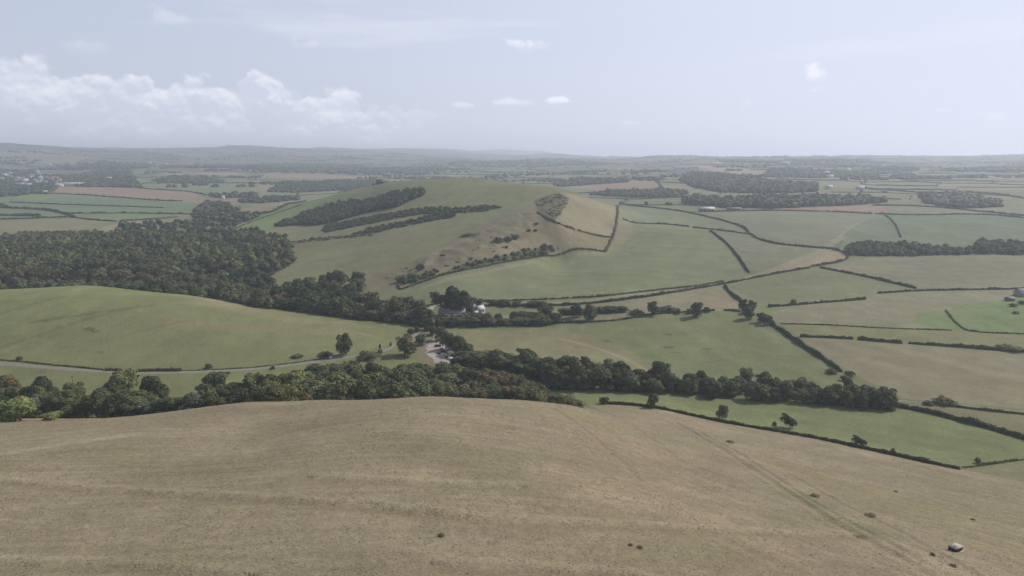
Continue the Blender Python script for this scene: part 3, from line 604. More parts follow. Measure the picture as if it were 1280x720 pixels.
# ---- car park trees
for a in ((505, 421, 424, 25, OL, 'round tree on the grass beside the car park, shadow to its left'), (431, 417, 421, 19, DK, 'tall dark tree standing on the roadside below the dome'), (525, 418, 452, 14, GY, 'small grey-green tree between the lane and the car park'),
          (514, 410.5, 470, 8, MD, 'tiny round tree left of the lane mouth'), (521, 408, 475, 7, MD, 'tiny round tree nearest the lane mouth'), (536, 398, 490, 15, DK, 'dark tree beside the shaded lane'), (551, 409, 470, 17, OL, 'tree at the top corner of the car park'),
          (562, 417, 455, 20, DK, 'dark tree shading the parked cars'), (573, 421, 447, 22, DK, 'dark tree at the edge of the meadow right of the cars'), (584, 432, 430, 22, MD, 'tree between the car park and the meadow corner'), (548, 399, 485, 12, DK, 'dark tree where the lane enters the wood'),
          (541, 408, 470, 12, MD, 'little tree above the car park entrance')):
    tree_px(*a)
for u, v, h, w, c, lb in ((460, 448, 4.2, 28, OL, 'rounded olive bush on the roadside near the car park'), (408, 445, 3, 15, RU, 'low dark bush by the little white sign'), (475, 441, 2.2, 7, OL, 'small bush right of the rounded olive bush'), (371, 446, 1.6, 14, OL, 'low scrubby bush on the dome slope above the lane'),
                          (261, 460, 2.6, 9, DK, 'dark bush on the upper verge of the lane'), (25, 449, 2, 8, OL, 'small grey bush on the verge near the picture edge'), (341, 461, 1.6, 6, DK, 'tiny dark bush on the lower verge of the lane'), (285, 467, 1.2, 5, DK, 'tiny dark bush opposite the upper verge bush')):
    x, y_ = hit(u, v); bush(x, y_, h, w * y_ / F, c, lb)
for u, v, h in ((475, 436, 3.2), (488, 433, 3.0)):
    x, y_ = hit(u, v); tree(x, y_, h, 1.5, MD, 'thin young tree on the bank above the olive bush' if u < 480 else 'thin young tree on the bank nearest the car park', name='young_tree')
# ---- trees and bushes along the hedge of the dry hillside
for u, vt, vb, w, kd, c, lb in ((755, 494, 505, 9, BUSH, DK, 0), (815, 491, 508, 15, KINDS_T, MD, 'upright round tree on the hedge of the dry hillside, nearest the dark wood'), (903, 506, 521, 15, KINDS_T, OL, 'lone rounded tree on the hedge of the dry hillside'), (988, 518, 533, 19, WIND, DK, 'windswept tree with crown blown sideways above the hedge'),
                                (1076, 545, 556, 17, WIND, DK, 'low arched thorn tree on the hillside hedge')):
    if lb == 0: x, y_ = hit(u, vb); bush(x, y_, 3.6, 4, c, 'round bush where the hillside hedge begins'); continue
    x, y_ = hit(u, vb + 2); d = ray(u, vt); h = CZ + d[2] * y_ / d[1] - float(HT(x, y_)); tree(x, y_, h, w * y_ / F * 1.1, c, lb, kind=random.choice(kd))
for u, v, w, h, lb in ((968, 532, 6, 1.9, 'small bush beside the windswept tree'), (1116, 566, 6, 1.8, 'small round bush on the lower hillside hedge'), (1222, 579, 8, 2.2, 'small bush by the thin hedge at the meadow corner'), (1178, 505, 24, 3.6, 'rough bush on the field edge beyond the hedge belt'), (1161, 506, 12, 2, 'low bush beside the rough bush on the field edge'), (991, 380, 7, 4, 'single round bush on the long hedge of the upper field')):
    x, y_ = hit(u, v); bush(x, y_, h, w * y_ / F, OL, lb)
# hedge trees stepping down the middle right
for a in ((929, 375, 585, 12, DK, 'dark tree on the corner of the tan field'), (940, 376, 575, 14, MD, 'broad tree next to the corner of the tan field'), (935, 382, 565, 16, DK, 'low dark tree in the corner clump'), (953, 391, 535, 12, DK, 'dark tree at the top of the diagonal hedge'), (960, 394, 528, 12, MD, 'tree heading the diagonal hedge')):
    tree_px(*a)
for i, (u, v) in enumerate(((1040, 461), (1057, 470), (1062, 464))):
    x, y_ = hit(u, v + 6); bush(x, y_, 3, 5, OL, ('scruffy bush left of the diagonal hedge end', 'scruffy bush below the diagonal hedge end', 'scruffy bush right of the diagonal hedge end')[i])
# bushes on the centre hill
for u, v, w, h, lb in ((525, 337, 9, 6, 'dark thorn bush on the brown spine of the hill'), (622, 303, 11, 6, 'dark bush at the left of the cluster on the hill spine'), (634, 301, 10, 5, 'bush in the cluster on the hill spine'), (644, 299, 10, 5, 'bush at the right of the cluster on the hill spine'), (633, 310, 4, 2.5, 'tiny bush below the cluster on the hill spine'),
                       (661, 289, 5, 2.5, 'small dark bush high on the brown slope'), (669, 289, 5, 2.5, 'small dark bush beside its twin high on the brown slope'), (671, 280, 6, 2, 'flat bush near the top of the brown slope'), (588, 294, 20, 2.2, 'long low gorse clump on the green flank'), (553, 320, 7, 2, 'small gorse bush on the spine near its foot'), (504, 352, 18, 6, 'dark bushy clump at the foot of the hill spine'), (680, 311, 9, 6, 'dark bush in the scrub below the brown slope'), (390, 300, 7, 4, 'lone bush on the lower flank of the big hill'), (516, 348, 14, 5, 'rounded bush next to the clump at the hill foot')):
    x, y_ = hit(u, v); bush(x, y_, h, w * y_ / F, MD if w > 8 else DK, lb)
# ------------------------------------------------------------------ uncountable woodland and scrub
def fill(pts, mass, sp, h, w, cols, far=False, floor=WOODF, keep=1.0, planez=None):
    if planez is None: poly = [PT(p) for p in pts]
    else: poly = [at_z(p[0], p[1], planez)[:2] if len(p) == 2 else PT(p) for p in pts]
    q = np.array(poly)
    if floor is not None:
        bb = np.where((X > q[:, 0].min()) & (X < q[:, 0].max()) & (Y > q[:, 1].min()) & (Y < q[:, 1].max()))[0]
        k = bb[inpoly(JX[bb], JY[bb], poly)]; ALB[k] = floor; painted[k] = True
    nx = int((q[:, 0].max() - q[:, 0].min()) / sp) + 1; ny = int((q[:, 1].max() - q[:, 1].min()) / sp) + 1
    gx, gy = np.meshgrid(np.arange(nx), np.arange(ny)); gx = q[:, 0].min() + (gx + .5 * (gy % 2)) * sp + rng.uniform(-.4, .4, gx.shape) * sp; gy = q[:, 1].min() + gy * sp + rng.uniform(-.4, .4, gy.shape) * sp
    gx = gx.ravel(); gy = gy.ravel(); m = inpoly(gx, gy, poly) & (rng.uniform(size=gx.shape) < keep); gx = gx[m]; gy = gy[m]
    zone = fbm(gx / 70, gy / 70, 2, 400)
    for x, y, zn in zip(gx, gy, zone):
        c = cols[min(len(cols) - 1, max(0, int((zn * .9 + .5 + random.uniform(-.16, .16)) * len(cols))))]
        mass.add(x, y, random.uniform(*h) * (1 + .35 * float(np.clip(zn, -.6, .6))), random.uniform(*w), jc(c, .32), far)
    return len(gx)
# individual trees along the near edge of the big left wood
belt([(-10, 330, 640), (60, 334, 642), (110, 332, 642), (170, 338, 630), (230, 352, 610), (300, 365, 590), (345, 378, 575)], [(-10, 322, 690), (60, 322, 690), (110, 320, 690), (170, 326, 680), (230, 338, 665), (300, 352, 650), (345, 366, 640)], -12, 345, 48, (16, 25), [OL, MD, DK, OL, RU, MD], 'tree on the near edge of the big wood over the green dome', 'trees on the near edge of the big wood', rows=2, mass_rows=(0, 1))
x_, y_ = hit(8, 362); tree(x_ - 8, 560, 10, 12, GY, 'pale round tree at the top of the dome beside the picture edge')
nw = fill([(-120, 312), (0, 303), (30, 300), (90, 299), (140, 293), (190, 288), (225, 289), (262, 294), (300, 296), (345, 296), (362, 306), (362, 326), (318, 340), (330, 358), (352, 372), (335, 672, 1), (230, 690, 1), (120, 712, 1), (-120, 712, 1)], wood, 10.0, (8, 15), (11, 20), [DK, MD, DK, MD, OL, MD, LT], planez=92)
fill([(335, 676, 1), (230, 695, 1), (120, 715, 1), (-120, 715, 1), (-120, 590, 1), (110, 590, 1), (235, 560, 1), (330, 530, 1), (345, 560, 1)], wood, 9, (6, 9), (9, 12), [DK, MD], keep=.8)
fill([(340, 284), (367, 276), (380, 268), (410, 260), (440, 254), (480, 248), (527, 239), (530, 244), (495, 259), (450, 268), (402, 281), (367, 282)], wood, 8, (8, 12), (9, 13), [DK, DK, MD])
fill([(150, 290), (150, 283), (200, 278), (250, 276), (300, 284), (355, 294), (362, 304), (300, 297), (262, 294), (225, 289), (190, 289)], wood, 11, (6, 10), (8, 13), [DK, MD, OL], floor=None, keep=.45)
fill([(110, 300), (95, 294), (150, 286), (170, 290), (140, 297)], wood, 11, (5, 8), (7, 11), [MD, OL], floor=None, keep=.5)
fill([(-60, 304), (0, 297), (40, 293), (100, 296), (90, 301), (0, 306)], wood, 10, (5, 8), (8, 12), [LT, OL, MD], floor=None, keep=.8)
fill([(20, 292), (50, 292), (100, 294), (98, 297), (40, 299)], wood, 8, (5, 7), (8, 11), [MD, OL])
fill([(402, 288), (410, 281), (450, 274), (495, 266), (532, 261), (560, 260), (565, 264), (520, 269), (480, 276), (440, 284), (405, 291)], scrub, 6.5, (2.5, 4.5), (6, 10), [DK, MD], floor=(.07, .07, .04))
fill([(440, 293), (470, 284), (520, 274), (560, 262), (600, 257), (630, 258), (608, 264), (570, 267), (568, 272), (520, 280), (470, 291)], scrub, 6.5, (1.8, 3.6), (6, 10), [OL, MD, DK], floor=(.07, .07, .04), keep=.85)
fill([(560, 339), (575, 331), (600, 326), (640, 319), (660, 311), (690, 308), (700, 311), (690, 314), (650, 323), (600, 333)], scrub, 5.5, (2, 4), (4, 8), [OL, MD, GY], floor=(.09, .09, .055), keep=.8)
fill([(668, 252), (697, 242), (712, 249), (704, 262), (694, 275), (675, 264)], scrub, 6, (.8, 1.5), (4, 8), [OL, OL, GY], floor=None, keep=.6)
fill([(470, 352), (540, 318), (600, 300), (640, 290), (640, 305), (600, 322), (540, 340), (495, 355)], scrub, 9, (.5, 1.3), (2, 6), [OL, RU], floor=None, keep=.35)
fill([(496, 356), (520, 345), (545, 338), (548, 343), (510, 356)], scrub, 5, (2.5, 4), (4, 7), [MD, DK], floor=None)
fill([(366, 302), (400, 297), (470, 292), (470, 294), (400, 301), (368, 304)], scrub, 5, (1, 2.2), (4, 7), [OL], floor=None, keep=.7)
# woods right
fill([(1058, 320), (1062, 309), (1090, 306), (1130, 308), (1180, 313), (1215, 315), (1218, 318), (1130, 320)], wood, 8, (5, 9), (9, 13), [DK, DK, MD], keep=.95)
fill([(1218, 318), (1222, 304), (1240, 306), (1280, 307), (1420, 308), (1420, 320), (1280, 319)], wood, 8.5, (6, 10), (9, 13), [DK, MD], keep=.95)
fill([(852, 252), (870, 249), (900, 252), (960, 250), (1000, 249), (1070, 248), (1110, 253), (1060, 257), (960, 261), (905, 260), (860, 256)], wood, 13, (10, 15), (14, 20), [DK, MD], True)
fill([(850, 226), (865, 217), (900, 219), (960, 227), (1020, 232), (1022, 240), (960, 242), (900, 241), (870, 235)], wood, 17, (10, 15), (18, 26), [DK, DK, MD], True)
fill([(1150, 248), (1165, 243), (1200, 246), (1248, 253), (1250, 259), (1205, 261), (1158, 255)], wood, 15, (9, 13), (16, 22), [DK, OL], True)
fill([(762, 240), (830, 238), (860, 242), (850, 246), (790, 247), (735, 244)], wood, 17, (7, 11), (15, 22), [DK, MD], True)
fill([(690, 231), (740, 227), (785, 225), (785, 228), (740, 231), (700, 234)], wood, 17, (7, 11), (15, 22), [DK], True)
# woods left and far
for pts, k_ in (([(190, 226), (215, 222), (240, 222), (278, 226), (278, 229), (215, 229)], 1), ([(100, 234), (60, 226), (60, 222), (120, 213), (165, 214), (172, 230), (178, 235), (130, 234)], .7), ([(-60, 246), (-60, 215), (0, 210), (40, 214), (70, 222), (70, 236), (60, 243), (40, 242), (18, 246)], .5),
                ([(50, 209), (110, 206), (130, 200), (150, 204), (185, 206), (185, 210), (110, 212)], .8), ([(240, 266), (262, 254), (285, 256), (300, 266), (325, 270), (290, 283), (262, 276), (240, 272)], .6), ([(262, 245), (320, 243), (320, 247), (270, 248)], .7), ([(335, 240), (345, 235), (400, 228), (470, 226), (478, 231), (430, 238), (370, 241)], .7),
                ([(200, 208), (330, 205), (460, 207), (460, 211), (330, 212), (200, 211)], .5), ([(330, 212), (470, 210), (560, 208), (560, 213), (470, 217), (330, 217)], .4), ([(560, 203), (700, 202), (790, 205), (700, 208), (560, 207)], .4), ([(900, 200.5), (1010, 200.5), (1120, 203), (1100, 208), (1000, 206), (900, 203)], .5),
                ([(960, 212), (1010, 213), (1080, 214), (1140, 209), (1150, 213), (1080, 220), (1020, 223), (960, 220)], .55), ([(0, 263), (60, 262), (85, 267), (60, 266), (0, 266)], 0), ([(300, 250), (345, 247), (375, 250), (330, 254), (300, 254)], .6), ([(-60, 205), (60, 200), (60, 203), (-60, 210)], .4), ([(1180, 212), (1280, 213), (1280, 215), (1180, 214)], .6)):
    d_ = math.hypot(*PT(pts[0])); sp_ = max(13, d_ / 165)
    fill(pts, wood, sp_, (7, 11), (sp_ * 1.0, sp_ * 1.5), [DK, MD, DK], True, floor=(.07, .075, .05) if k_ > .45 else None, keep=k_)

for i in range(230):      # small copses and lines of trees over the far country
    y0 = 2300 + 5200 * random.random() ** 1.3; x0 = random.uniform(-.72, .72) * y0
    if y0 < 3200 and x0 < -.3 * y0 and False: continue
    ang = random.uniform(-.5, .5); Lc = random.uniform(60, 420); Wc = random.choice((8, 12, 40, 70)); m_ = int(5 + Lc * max(Wc, 15) / 900)
    for k in range(min(m_, 34)):
        s_ = random.uniform(-.5, .5) * Lc; t_ = random.gauss(0, .35) * Wc
        wood.add(x0 + s_ * math.cos(ang) - t_ * math.sin(ang), y0 + s_ * math.sin(ang) + t_ * math.cos(ang), random.uniform(7, 12), random.uniform(14, 26), jc(DK), True)
# ------------------------------------------------------------------ hedges: one object each
def hedge(pts, h, w, label, col=DK, gap=0, sm=True, name='hedge', cat='hedge'):
    h *= .66; w *= .52
    q = [PT(p) for p in pts]; q = smooth(q, 2) if sm else q; dm = float(np.mean([math.hypot(*p[:2]) for p in q]))
    ps = max(.16, dm / F * .8); s = resample(q, max(.8, w * .5)); T = np.gradient(s, axis=0); T /= np.linalg.norm(T, axis=1)[:, None] + 1e-9; Nn = np.c_[-T[:, 1], T[:, 0]]
    sd = random.randint(0, 9999); dd = np.arange(len(s)) * max(.8, w * .5)
    hh = h * (1 + .34 * vnoise(dd / 9, dd * 0, sd) + .30 * np.maximum(0, vnoise(dd / 23, dd * 0, sd + 8)) + .24 * vnoise(dd / 2, dd * 0, sd + 1)); ww = w * (1 + .25 * vnoise(dd / 5, dd * 0, sd + 2))
    if gap: hh = hh * np.where(vnoise(dd / 9, dd * 0, sd + 5) < -1 + 2 * gap, .35, 1)
    s = s + Nn * (vnoise(dd / 10, dd * 0, sd + 3) * w * .25)[:, None]
    g = HT(s[:, 0], s[:, 1]); prof = ((-.5, 0), (-.42, .6), (-.2, .86), (.2, .86), (.42, .6), (.5, 0)); m = len(s)
    V = []; 
    for a, b in prof: V.append(np.c_[s + Nn * (a * ww)[:, None], g - .15 + b * hh])
    V = np.stack(V, 1).reshape(-1, 3); k = 6
    Q = [(i * k + j, i * k + j + 1, (i + 1) * k + j + 1, (i + 1) * k + j) for i in range(m - 1) for j in range(5)]
    Q += [(0, 1, 4, 5), (1, 2, 3, 4), ((m - 1) * k, (m - 1) * k + 5, (m - 1) * k + 4, (m - 1) * k + 1), ((m - 1) * k + 1, (m - 1) * k + 4, (m - 1) * k + 3, (m - 1) * k + 2)]
    L = dd[-1] + 1; nq = int(min(9000, L * (2 * h + w) / (ps * ps * 1.2)))
    f = rng.uniform(0, m - 1.001, nq); i0 = f.astype(int); fr = (f - i0)[:, None]; a_ = rng.uniform(0, math.pi, nq)
    c0 = s[i0] * (1 - fr) + s[i0 + 1] * fr; n0 = Nn[i0]; hr = hh[i0]; wr = ww[i0]; rr_ = rng.uniform(.85, 1.12, nq)
    P = np.c_[c0 + n0 * (np.cos(a_) * wr * .5 * rr_)[:, None], HT(c0[:, 0], c0[:, 1]) + np.sin(a_) ** .7 * hr * rr_]
    NN = np.c_[n0 * np.cos(a_)[:, None], np.sin(a_)]
    v2, q2 = quads_from(P, NN, ps * .8, rng, .6); c2 = np.repeat(rng.uniform(.6, 1.4, nq), 4)
    VV = np.r_[V, v2]; QQ = np.r_[np.array(Q), q2 + len(V)]; cc = np.r_[np.full(len(V), .8), c2]
    o = obj(name, mesh_np(name, VV, QQ, cc[:, None] * np.ones((1, 3)), (M_leaf,)), color=jc(col, .1))
    tag(o, label, cat)
    # ground colour darkened under it
    bbq = np.array(q)[:, :2]; bb = np.where((X > bbq[:, 0].min() - 3 * w) & (X < bbq[:, 0].max() + 3 * w) & (Y > bbq[:, 1].min() - 3 * w) & (Y < bbq[:, 1].max() + 3 * w))[0]
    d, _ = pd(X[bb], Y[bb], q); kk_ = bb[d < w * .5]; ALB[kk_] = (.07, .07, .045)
    return o
HD = [
 ([(757, 505), (815, 509), (870, 521), (925, 532), (980, 541), (1050, 554), (1120, 570), (1200, 587)], 1.7, 1.8, 'long low hedge parting the dry hillside from the green meadow', DK, 0),
 ([(1204, 585), (1240, 580), (1285, 574), (1400, 560)], 1.1, 1.4, 'thin hedge leaving the corner of the green meadow', OL, .2),
 ([(1072, 503), (1130, 509), (1200, 526), (1280, 548), (1340, 565)], 2.6, 4.5, 'thick dark hedge on the far side of the green meadow', DK, 0),
 ([(990, 498), (1010, 502), (1040, 505), (1072, 505)], 1.6, 2.5, 'low brown hedge in front of the thinning tree belt', OL, 0),
 ([(964, 405), (978, 415), (1000, 431), (1028, 449), (1052, 465)], 3.2, 3.2, 'thick diagonal hedge right of the meadow', DK, 0),
 ([(1000, 421), (1066, 424)], 2.3, 2.6, 'first of three dark hedge pieces in line across the tan fields, nearest the diagonal hedge', DK, 0),
 ([(1072, 424.5), (1127, 429)], 2.6, 3, 'middle one of three dark hedge pieces in line across the tan fields', DK, 0),
 ([(1136, 429.5), (1200, 434), (1285, 441), (1450, 452)], 2.6, 3, 'last and longest of three dark hedge pieces in line', DK, 0),
 ([(975, 405), (1063, 408), (1150, 412), (1190, 413)], .9, 1.2, 'faint thin hedge above the three dark hedge pieces', OL, .15),
 ([(1182, 388), (1190, 399), (1203, 411), (1215, 415), (1280, 418), (1400, 420)], 1.2, 1.5, 'curved thin hedge round the bright green paddock', MD, 0),
 ([(960, 384), (1000, 381), (1050, 377), (1082, 374)], 2.3, 2.4, 'dark hedge under the upper green field with one bush on it', DK, 0),
 ([(1097, 367), (1145, 363.5), (1200, 362.5), (1280, 361.5), (1450, 362)], 2, 2.2, 'long straight hedge running to the edge above the paddock', DK, 0),
 ([(1025, 335), (1080, 345), (1145, 361)], 2.6, 2.6, 'dark straight hedge slanting down from the bare patch', DK, 0),
 ([(905, 358), (914, 368), (928, 379)], 3, 3, 'short hedge dropping from the lane to the corner trees', DK, 0),
 ([(645, 383), (700, 382), (760, 378), (830, 369), (905, 355), (960, 344), (1012, 335)], 2.4, 2.8, 'long hedge on the near side of the pale lane', DK, 0),
 ([(600, 377), (640, 376), (700, 373), (760, 371), (850, 361), (905, 352)], 1.6, 2, 'thinner hedge on the far side of the pale lane', OL, .1),
 ([(888, 289), (910, 306), (925, 325), (936, 341)], 2.6, 3.2, 'dark curved hedge down the right side of the big pale green field', DK, 0),
 ([(779, 274.5), (830, 279.5), (861, 283.5)], 2.4, 3, 'hedge across the top of the big pale green field', DK, 0),
 ([(866, 284.5), (900, 288), (938, 293)], 2.6, 3, 'hedge piece continuing toward the bend, past the gap', DK, 0),
 ([(775, 255), (800, 258.5), (860, 265.5), (905, 276), (930, 284), (937, 293)], 2.6, 3, 'long hedge curving round the narrow top field', DK, 0),
 ([(938, 293), (948, 300), (975, 306), (1015, 309.5), (1048, 312)], 2.8, 3, 'dark hedge running from the bend to the bare patch', DK, 0),
 ([(885, 265), (960, 263.5), (1040, 264.5), (1090, 267.5)], 2.6, 4, 'hedge along the near edge of the red-brown strip', DK, 0),
 ([(1094, 267.5), (1150, 269), (1230, 267.5), (1280, 273), (1400, 282)], 2.6, 4, 'hedge along the top of the dull green field on the far slope', DK, 0),
 ([(1106, 269), (1118, 278), (1126, 297)], 1.8, 2.5, 'curved hedge dividing the dull green slope', DK, 0),
 ([(1014, 333.5), (1045, 329), (1062, 323.5), (1055, 315), (1040, 312)], 2.4, 2.6, 'hooked hedge round the end of the bare patch', DK, 0),
 ([(497, 357), (500, 363), (512, 358), (545, 347), (600, 335), (650, 325), (690, 315.5), (757, 315)], 2.0, 3, 'dark hedge round the foot of the brown spine', DK, 0),
 ([(757, 315), (762, 304), (768, 290), (772, 272), (771, 257)], 1.8, 5, 'rough scrubby hedge down the steep right end of the hill', OL, .1),
 ([(672, 266), (680, 272), (690, 277), (704, 283), (718, 287)], 2.4, 4, 'dark broken hedge along the crest side of the brown slope', DK, 0),
 ([(722, 288), (740, 293), (765, 297)], 2, 3.4, 'hedge piece linking the brown slope hedge to the scrubby edge', DK, 0),
 ([(88, 271), (110, 275), (145, 277)], 2.6, 4, 'dark hedge between the bright green strip and the dry field', DK, 0),
 ([(0, 274.5), (50, 273), (84, 271.5)], 3, 5, 'hedge along the back of the dry field on the left', DK, 0),
 ([(-40, 259), (0, 260), (30, 261), (60, 263), (84, 268), (92, 272)], 5, 8, 'tall hedge line of small trees ending in a clump', DK, 0),
 ([(-20, 269), (20, 270), (50, 270.5)], 6, 11, 'band of tree-like hedge in the little green field', GY, 0),
 ([(12, 253), (60, 255), (100, 256.5), (150, 258), (205, 260)], 2.4, 4, 'thin hedge crossing the long green field', DK, 0),
 ([(62, 242), (100, 243.5), (140, 246.5), (200, 251), (228, 251.5)], 3, 5, 'hedge along the near edge of the red-brown field', DK, 0),
 ([(85, 267), (150, 266.5), (215, 267.5), (240, 268)], 3.5, 6, 'uneven hedge with small trees above the bright green strip', DK, .2),
 ([(150, 276.5), (190, 274.5), (222, 271.5)], 2.5, 5, 'curving hedge at the end of the bright green strip', OL, 0),
 ([(178, 277), (195, 279.5), (212, 282.5)], 2.4, 3, 'short slanting hedge in the pale dry field', DK, 0),
 ([(170, 235), (210, 238), (240, 240), (258, 244)], 3, 6, 'dark hedge curving from the distant trees', DK, 0),
 ([(170, 230), (240, 229), (320, 229)], 3, 6, 'hedge under the distant dark copse', DK, 0),
 ([(283, 292), (305, 280), (345, 266), (378, 256)], 1.4, 3, 'thin hedge up the edge of the bright green strip on the hill', DK, 0),
 ([(325, 268), (350, 263), (382, 252)], 4, 8, 'hedge trees below the pale brown strip', DK, 0),
 ([(132, 463.5), (140, 463), (151, 463.5)], 2.0, 2.6, 'short dark hedge stub on the verge of the lane under the dome', RU, 0),
 ([(174, 464), (200, 463.5), (226, 464)], 2.2, 2.8, 'dark clipped hedge piece on the verge of the lane under the dome', RU, 0),
 ([(-40, 446), (20, 451), (60, 456), (130, 462.5)], .8, .9, 'low hedge bank following the upper verge of the lane', OL, .2),
 ([(226, 464), (300, 461), (360, 455), (410, 448)], .7, .8, 'low hedge bank on the upper verge toward the tall dark tree', OL, .25),
 ([(1180, 507), (1230, 513), (1290, 519), (1400, 532)], 1.2, 1.6, 'patchy hedge beside the pale lane at the edge', OL, .3),
 ([(695, 404), (740, 403), (780, 400), (815, 393), (850, 391), (893, 388)], 1.6, 2.4, 'dark hedge at the upper edge of the meadow', DK, 0),
 ([(905, 388), (925, 389)], 1.5, 2, 'tiny hedge piece between the field trees', OL, 0),
 ([(1090, 257), (1150, 257.5), (1200, 262), (1280, 270)], 3, 6, 'hedge below the distant dark plantation', DK, 0),
 ([(1088, 237), (1110, 238), (1160, 242)], 4, 9, 'short dark hedge before the distant plantation', DK, 0),
 ([(1190, 240), (1240, 242), (1285, 249)], 4, 8, 'thin far hedge curving past the distant plantation', DK, 0),
 ([(818, 224), (824, 230), (830, 238)], 3, 8, 'hedge at the end of the distant red-brown field', OL, 0),
]
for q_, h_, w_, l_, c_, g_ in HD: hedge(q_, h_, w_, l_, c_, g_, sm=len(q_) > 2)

# distant hedgerows of the patchwork beyond
from mathutils.geometry import delaunay_2d_cdt
seeds = []
for jy in range(-6, 75):
    for jx in range(-45, 60):
        cx, cy_ = cell(np.array([jx], float), np.array([jy], float)); px, py = float(cx[0]) * CS, float(cy_[0]) * CS
        x = px * ca - py * sa; y = px * sa + py * ca
        if y > 1100 and y < 8200 and abs(x) < y * .85 + 100: seeds.append((x, y))
vs, es, fs, *_ = delaunay_2d_cdt([Vector(s) for s in seeds], [], [], 0, 1e-4)
def circ(a, b, c):
    d = 2 * (a[0] * (b[1] - c[1]) + b[0] * (c[1] - a[1]) + c[0] * (a[1] - b[1]))
    if abs(d) < 1e-6: return None
    A2, B2, C2 = (a[0] ** 2 + a[1] ** 2), (b[0] ** 2 + b[1] ** 2), (c[0] ** 2 + c[1] ** 2)
    return ((A2 * (b[1] - c[1]) + B2 * (c[1] - a[1]) + C2 * (a[1] - b[1])) / d, (A2 * (c[0] - b[0]) + B2 * (a[0] - c[0]) + C2 * (b[0] - a[0])) / d)
emap = {}
for f_ in fs:
    c_ = circ(*[vs[i] for i in f_])
    for i in range(3):
        k_ = tuple(sorted((f_[i], f_[(i + 1) % 3]))); emap.setdefault(k_, []).append(c_)
PG = painted.reshape(NR, NT)
def is_painted(x, y):
    i = min(NR - 1, int(np.searchsorted(rs, math.hypot(x, y)))); j = min(NT - 1, int(np.searchsorted(ths, math.atan2(x, y)))); return PG[i, j]
HV = []; HQ = []; HC = []; nv = 0
for k_, cs in emap.items():
    if len(cs) != 2 or None in cs: continue
    a, b = cs; L = math.dist(a, b)
    if L < 25 or L > 500 or a[1] < 1280 or b[1] < 1280 or a[1] > 7600 or random.random() < .18: continue
    if abs(a[0]) > a[1] * .8: continue
    s = resample([a, b], 14 + a[1] / 300); m = len(s)
    pm = np.array([is_painted(*p) for p in s])
    if pm.mean() > .25: continue
    d = (s[-1] - s[0]) / L; nn_ = np.array((-d[1], d[0])); s = s + nn_ * (vnoise(np.arange(m) / 3., np.zeros(m), int(L * 10)) * 5)[:, None]
    h0 = random.uniform(1.2, 3.2); w0 = random.uniform(3, 5); hh = h0 * (1 + .6 * np.maximum(0, vnoise(np.arange(m) * 1.3, np.zeros(m), int(L * 7)))); g = HT(s[:, 0], s[:, 1])
    V = np.stack([np.c_[s - nn_ * w0 / 2, g - 1], np.c_[s - nn_ * w0 * .3, g + hh], np.c_[s + nn_ * w0 * .3, g + hh], np.c_[s + nn_ * w0 / 2, g - 1]], 1).reshape(-1, 3)
    Q = [(i * 4 + j, i * 4 + j + 1, i * 4 + 5 + j, i * 4 + 4 + j) for i in range(m - 1) for j in range(3)] + [(0, 1, 2, 3), (4 * m - 4, 4 * m - 1, 4 * m - 2, 4 * m - 3)]
    HV.append(V); HQ.append(np.array(Q) + nv); nv += len(V); HC.append(np.full((len(V), 3), 1.) * np.array(jc(DK, .3)))
    for _ in range(int(L / 60 * random.choice((0, .4, 1.2)))):
        t = random.random(); wood.add(a[0] + (b[0] - a[0]) * t, a[1] + (b[1] - a[1]) * t, random.uniform(5, 9), random.uniform(6, 12), jc(DK), True)
dh = obj('distant_hedgerows', mesh_np('distant_hedgerows', np.concatenate(HV), np.concatenate(HQ), np.concatenate(HC), (M_leaf,)))
tag(dh, 'hazy net of dark hedgerows over the faraway fields', 'hedgerows', kind='stuff')
tag(wood.build('woodland'), 'dense dark woodland filling the left valley and patching the far hills', 'woodland', kind='stuff')
tag(scrub.build('gorse_scrub'), 'dark low gorse and scrub in strips on the central hill', 'scrub', kind='stuff')
# ------------------------------------------------------------------ terrain mesh, sea, roads
for p in ([(530, 412), (545, 395), (600, 388), (640, 390), (645, 405), (560, 407)],):
    pass
ii, jj = np.meshgrid(np.arange(NR - 1), np.arange(NT - 1), indexing='ij'); base = (ii * NT + jj).ravel()
Q = np.stack([base, base + NT, base + NT + 1, base + 1], 1)
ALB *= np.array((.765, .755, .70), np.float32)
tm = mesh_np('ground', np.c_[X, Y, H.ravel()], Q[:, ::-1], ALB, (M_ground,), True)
tag(obj('ground', tm), 'rolling grassland of dry hillside, meadows and fields', kind='structure')
M_worn = mat('worn_grass', (.165, .16, .11), .95, noise=((.3, .85, 1.15),))[0]
M_sea = mat('sea_water', (.03, .05, .065), .25, noise=((.002, .8, 1.2),), spec=.5)[0]
sr = np.array([7000, 12000, 20000, 40000, 58000.]); sa_ = np.linspace(-1.5, 1.5, 60); V = [(r * math.sin(a), r * math.cos(a), 0) for r in sr for a in sa_]
Qs = [(i * 60 + j, i * 60 + j + 1, (i + 1) * 60 + j + 1, (i + 1) * 60 + j) for i in range(4) for j in range(59)]
tag(obj('sea', mesh_np('sea', V, Qs, None, (M_sea,))), 'pale strip of sea along the horizon', kind='structure')
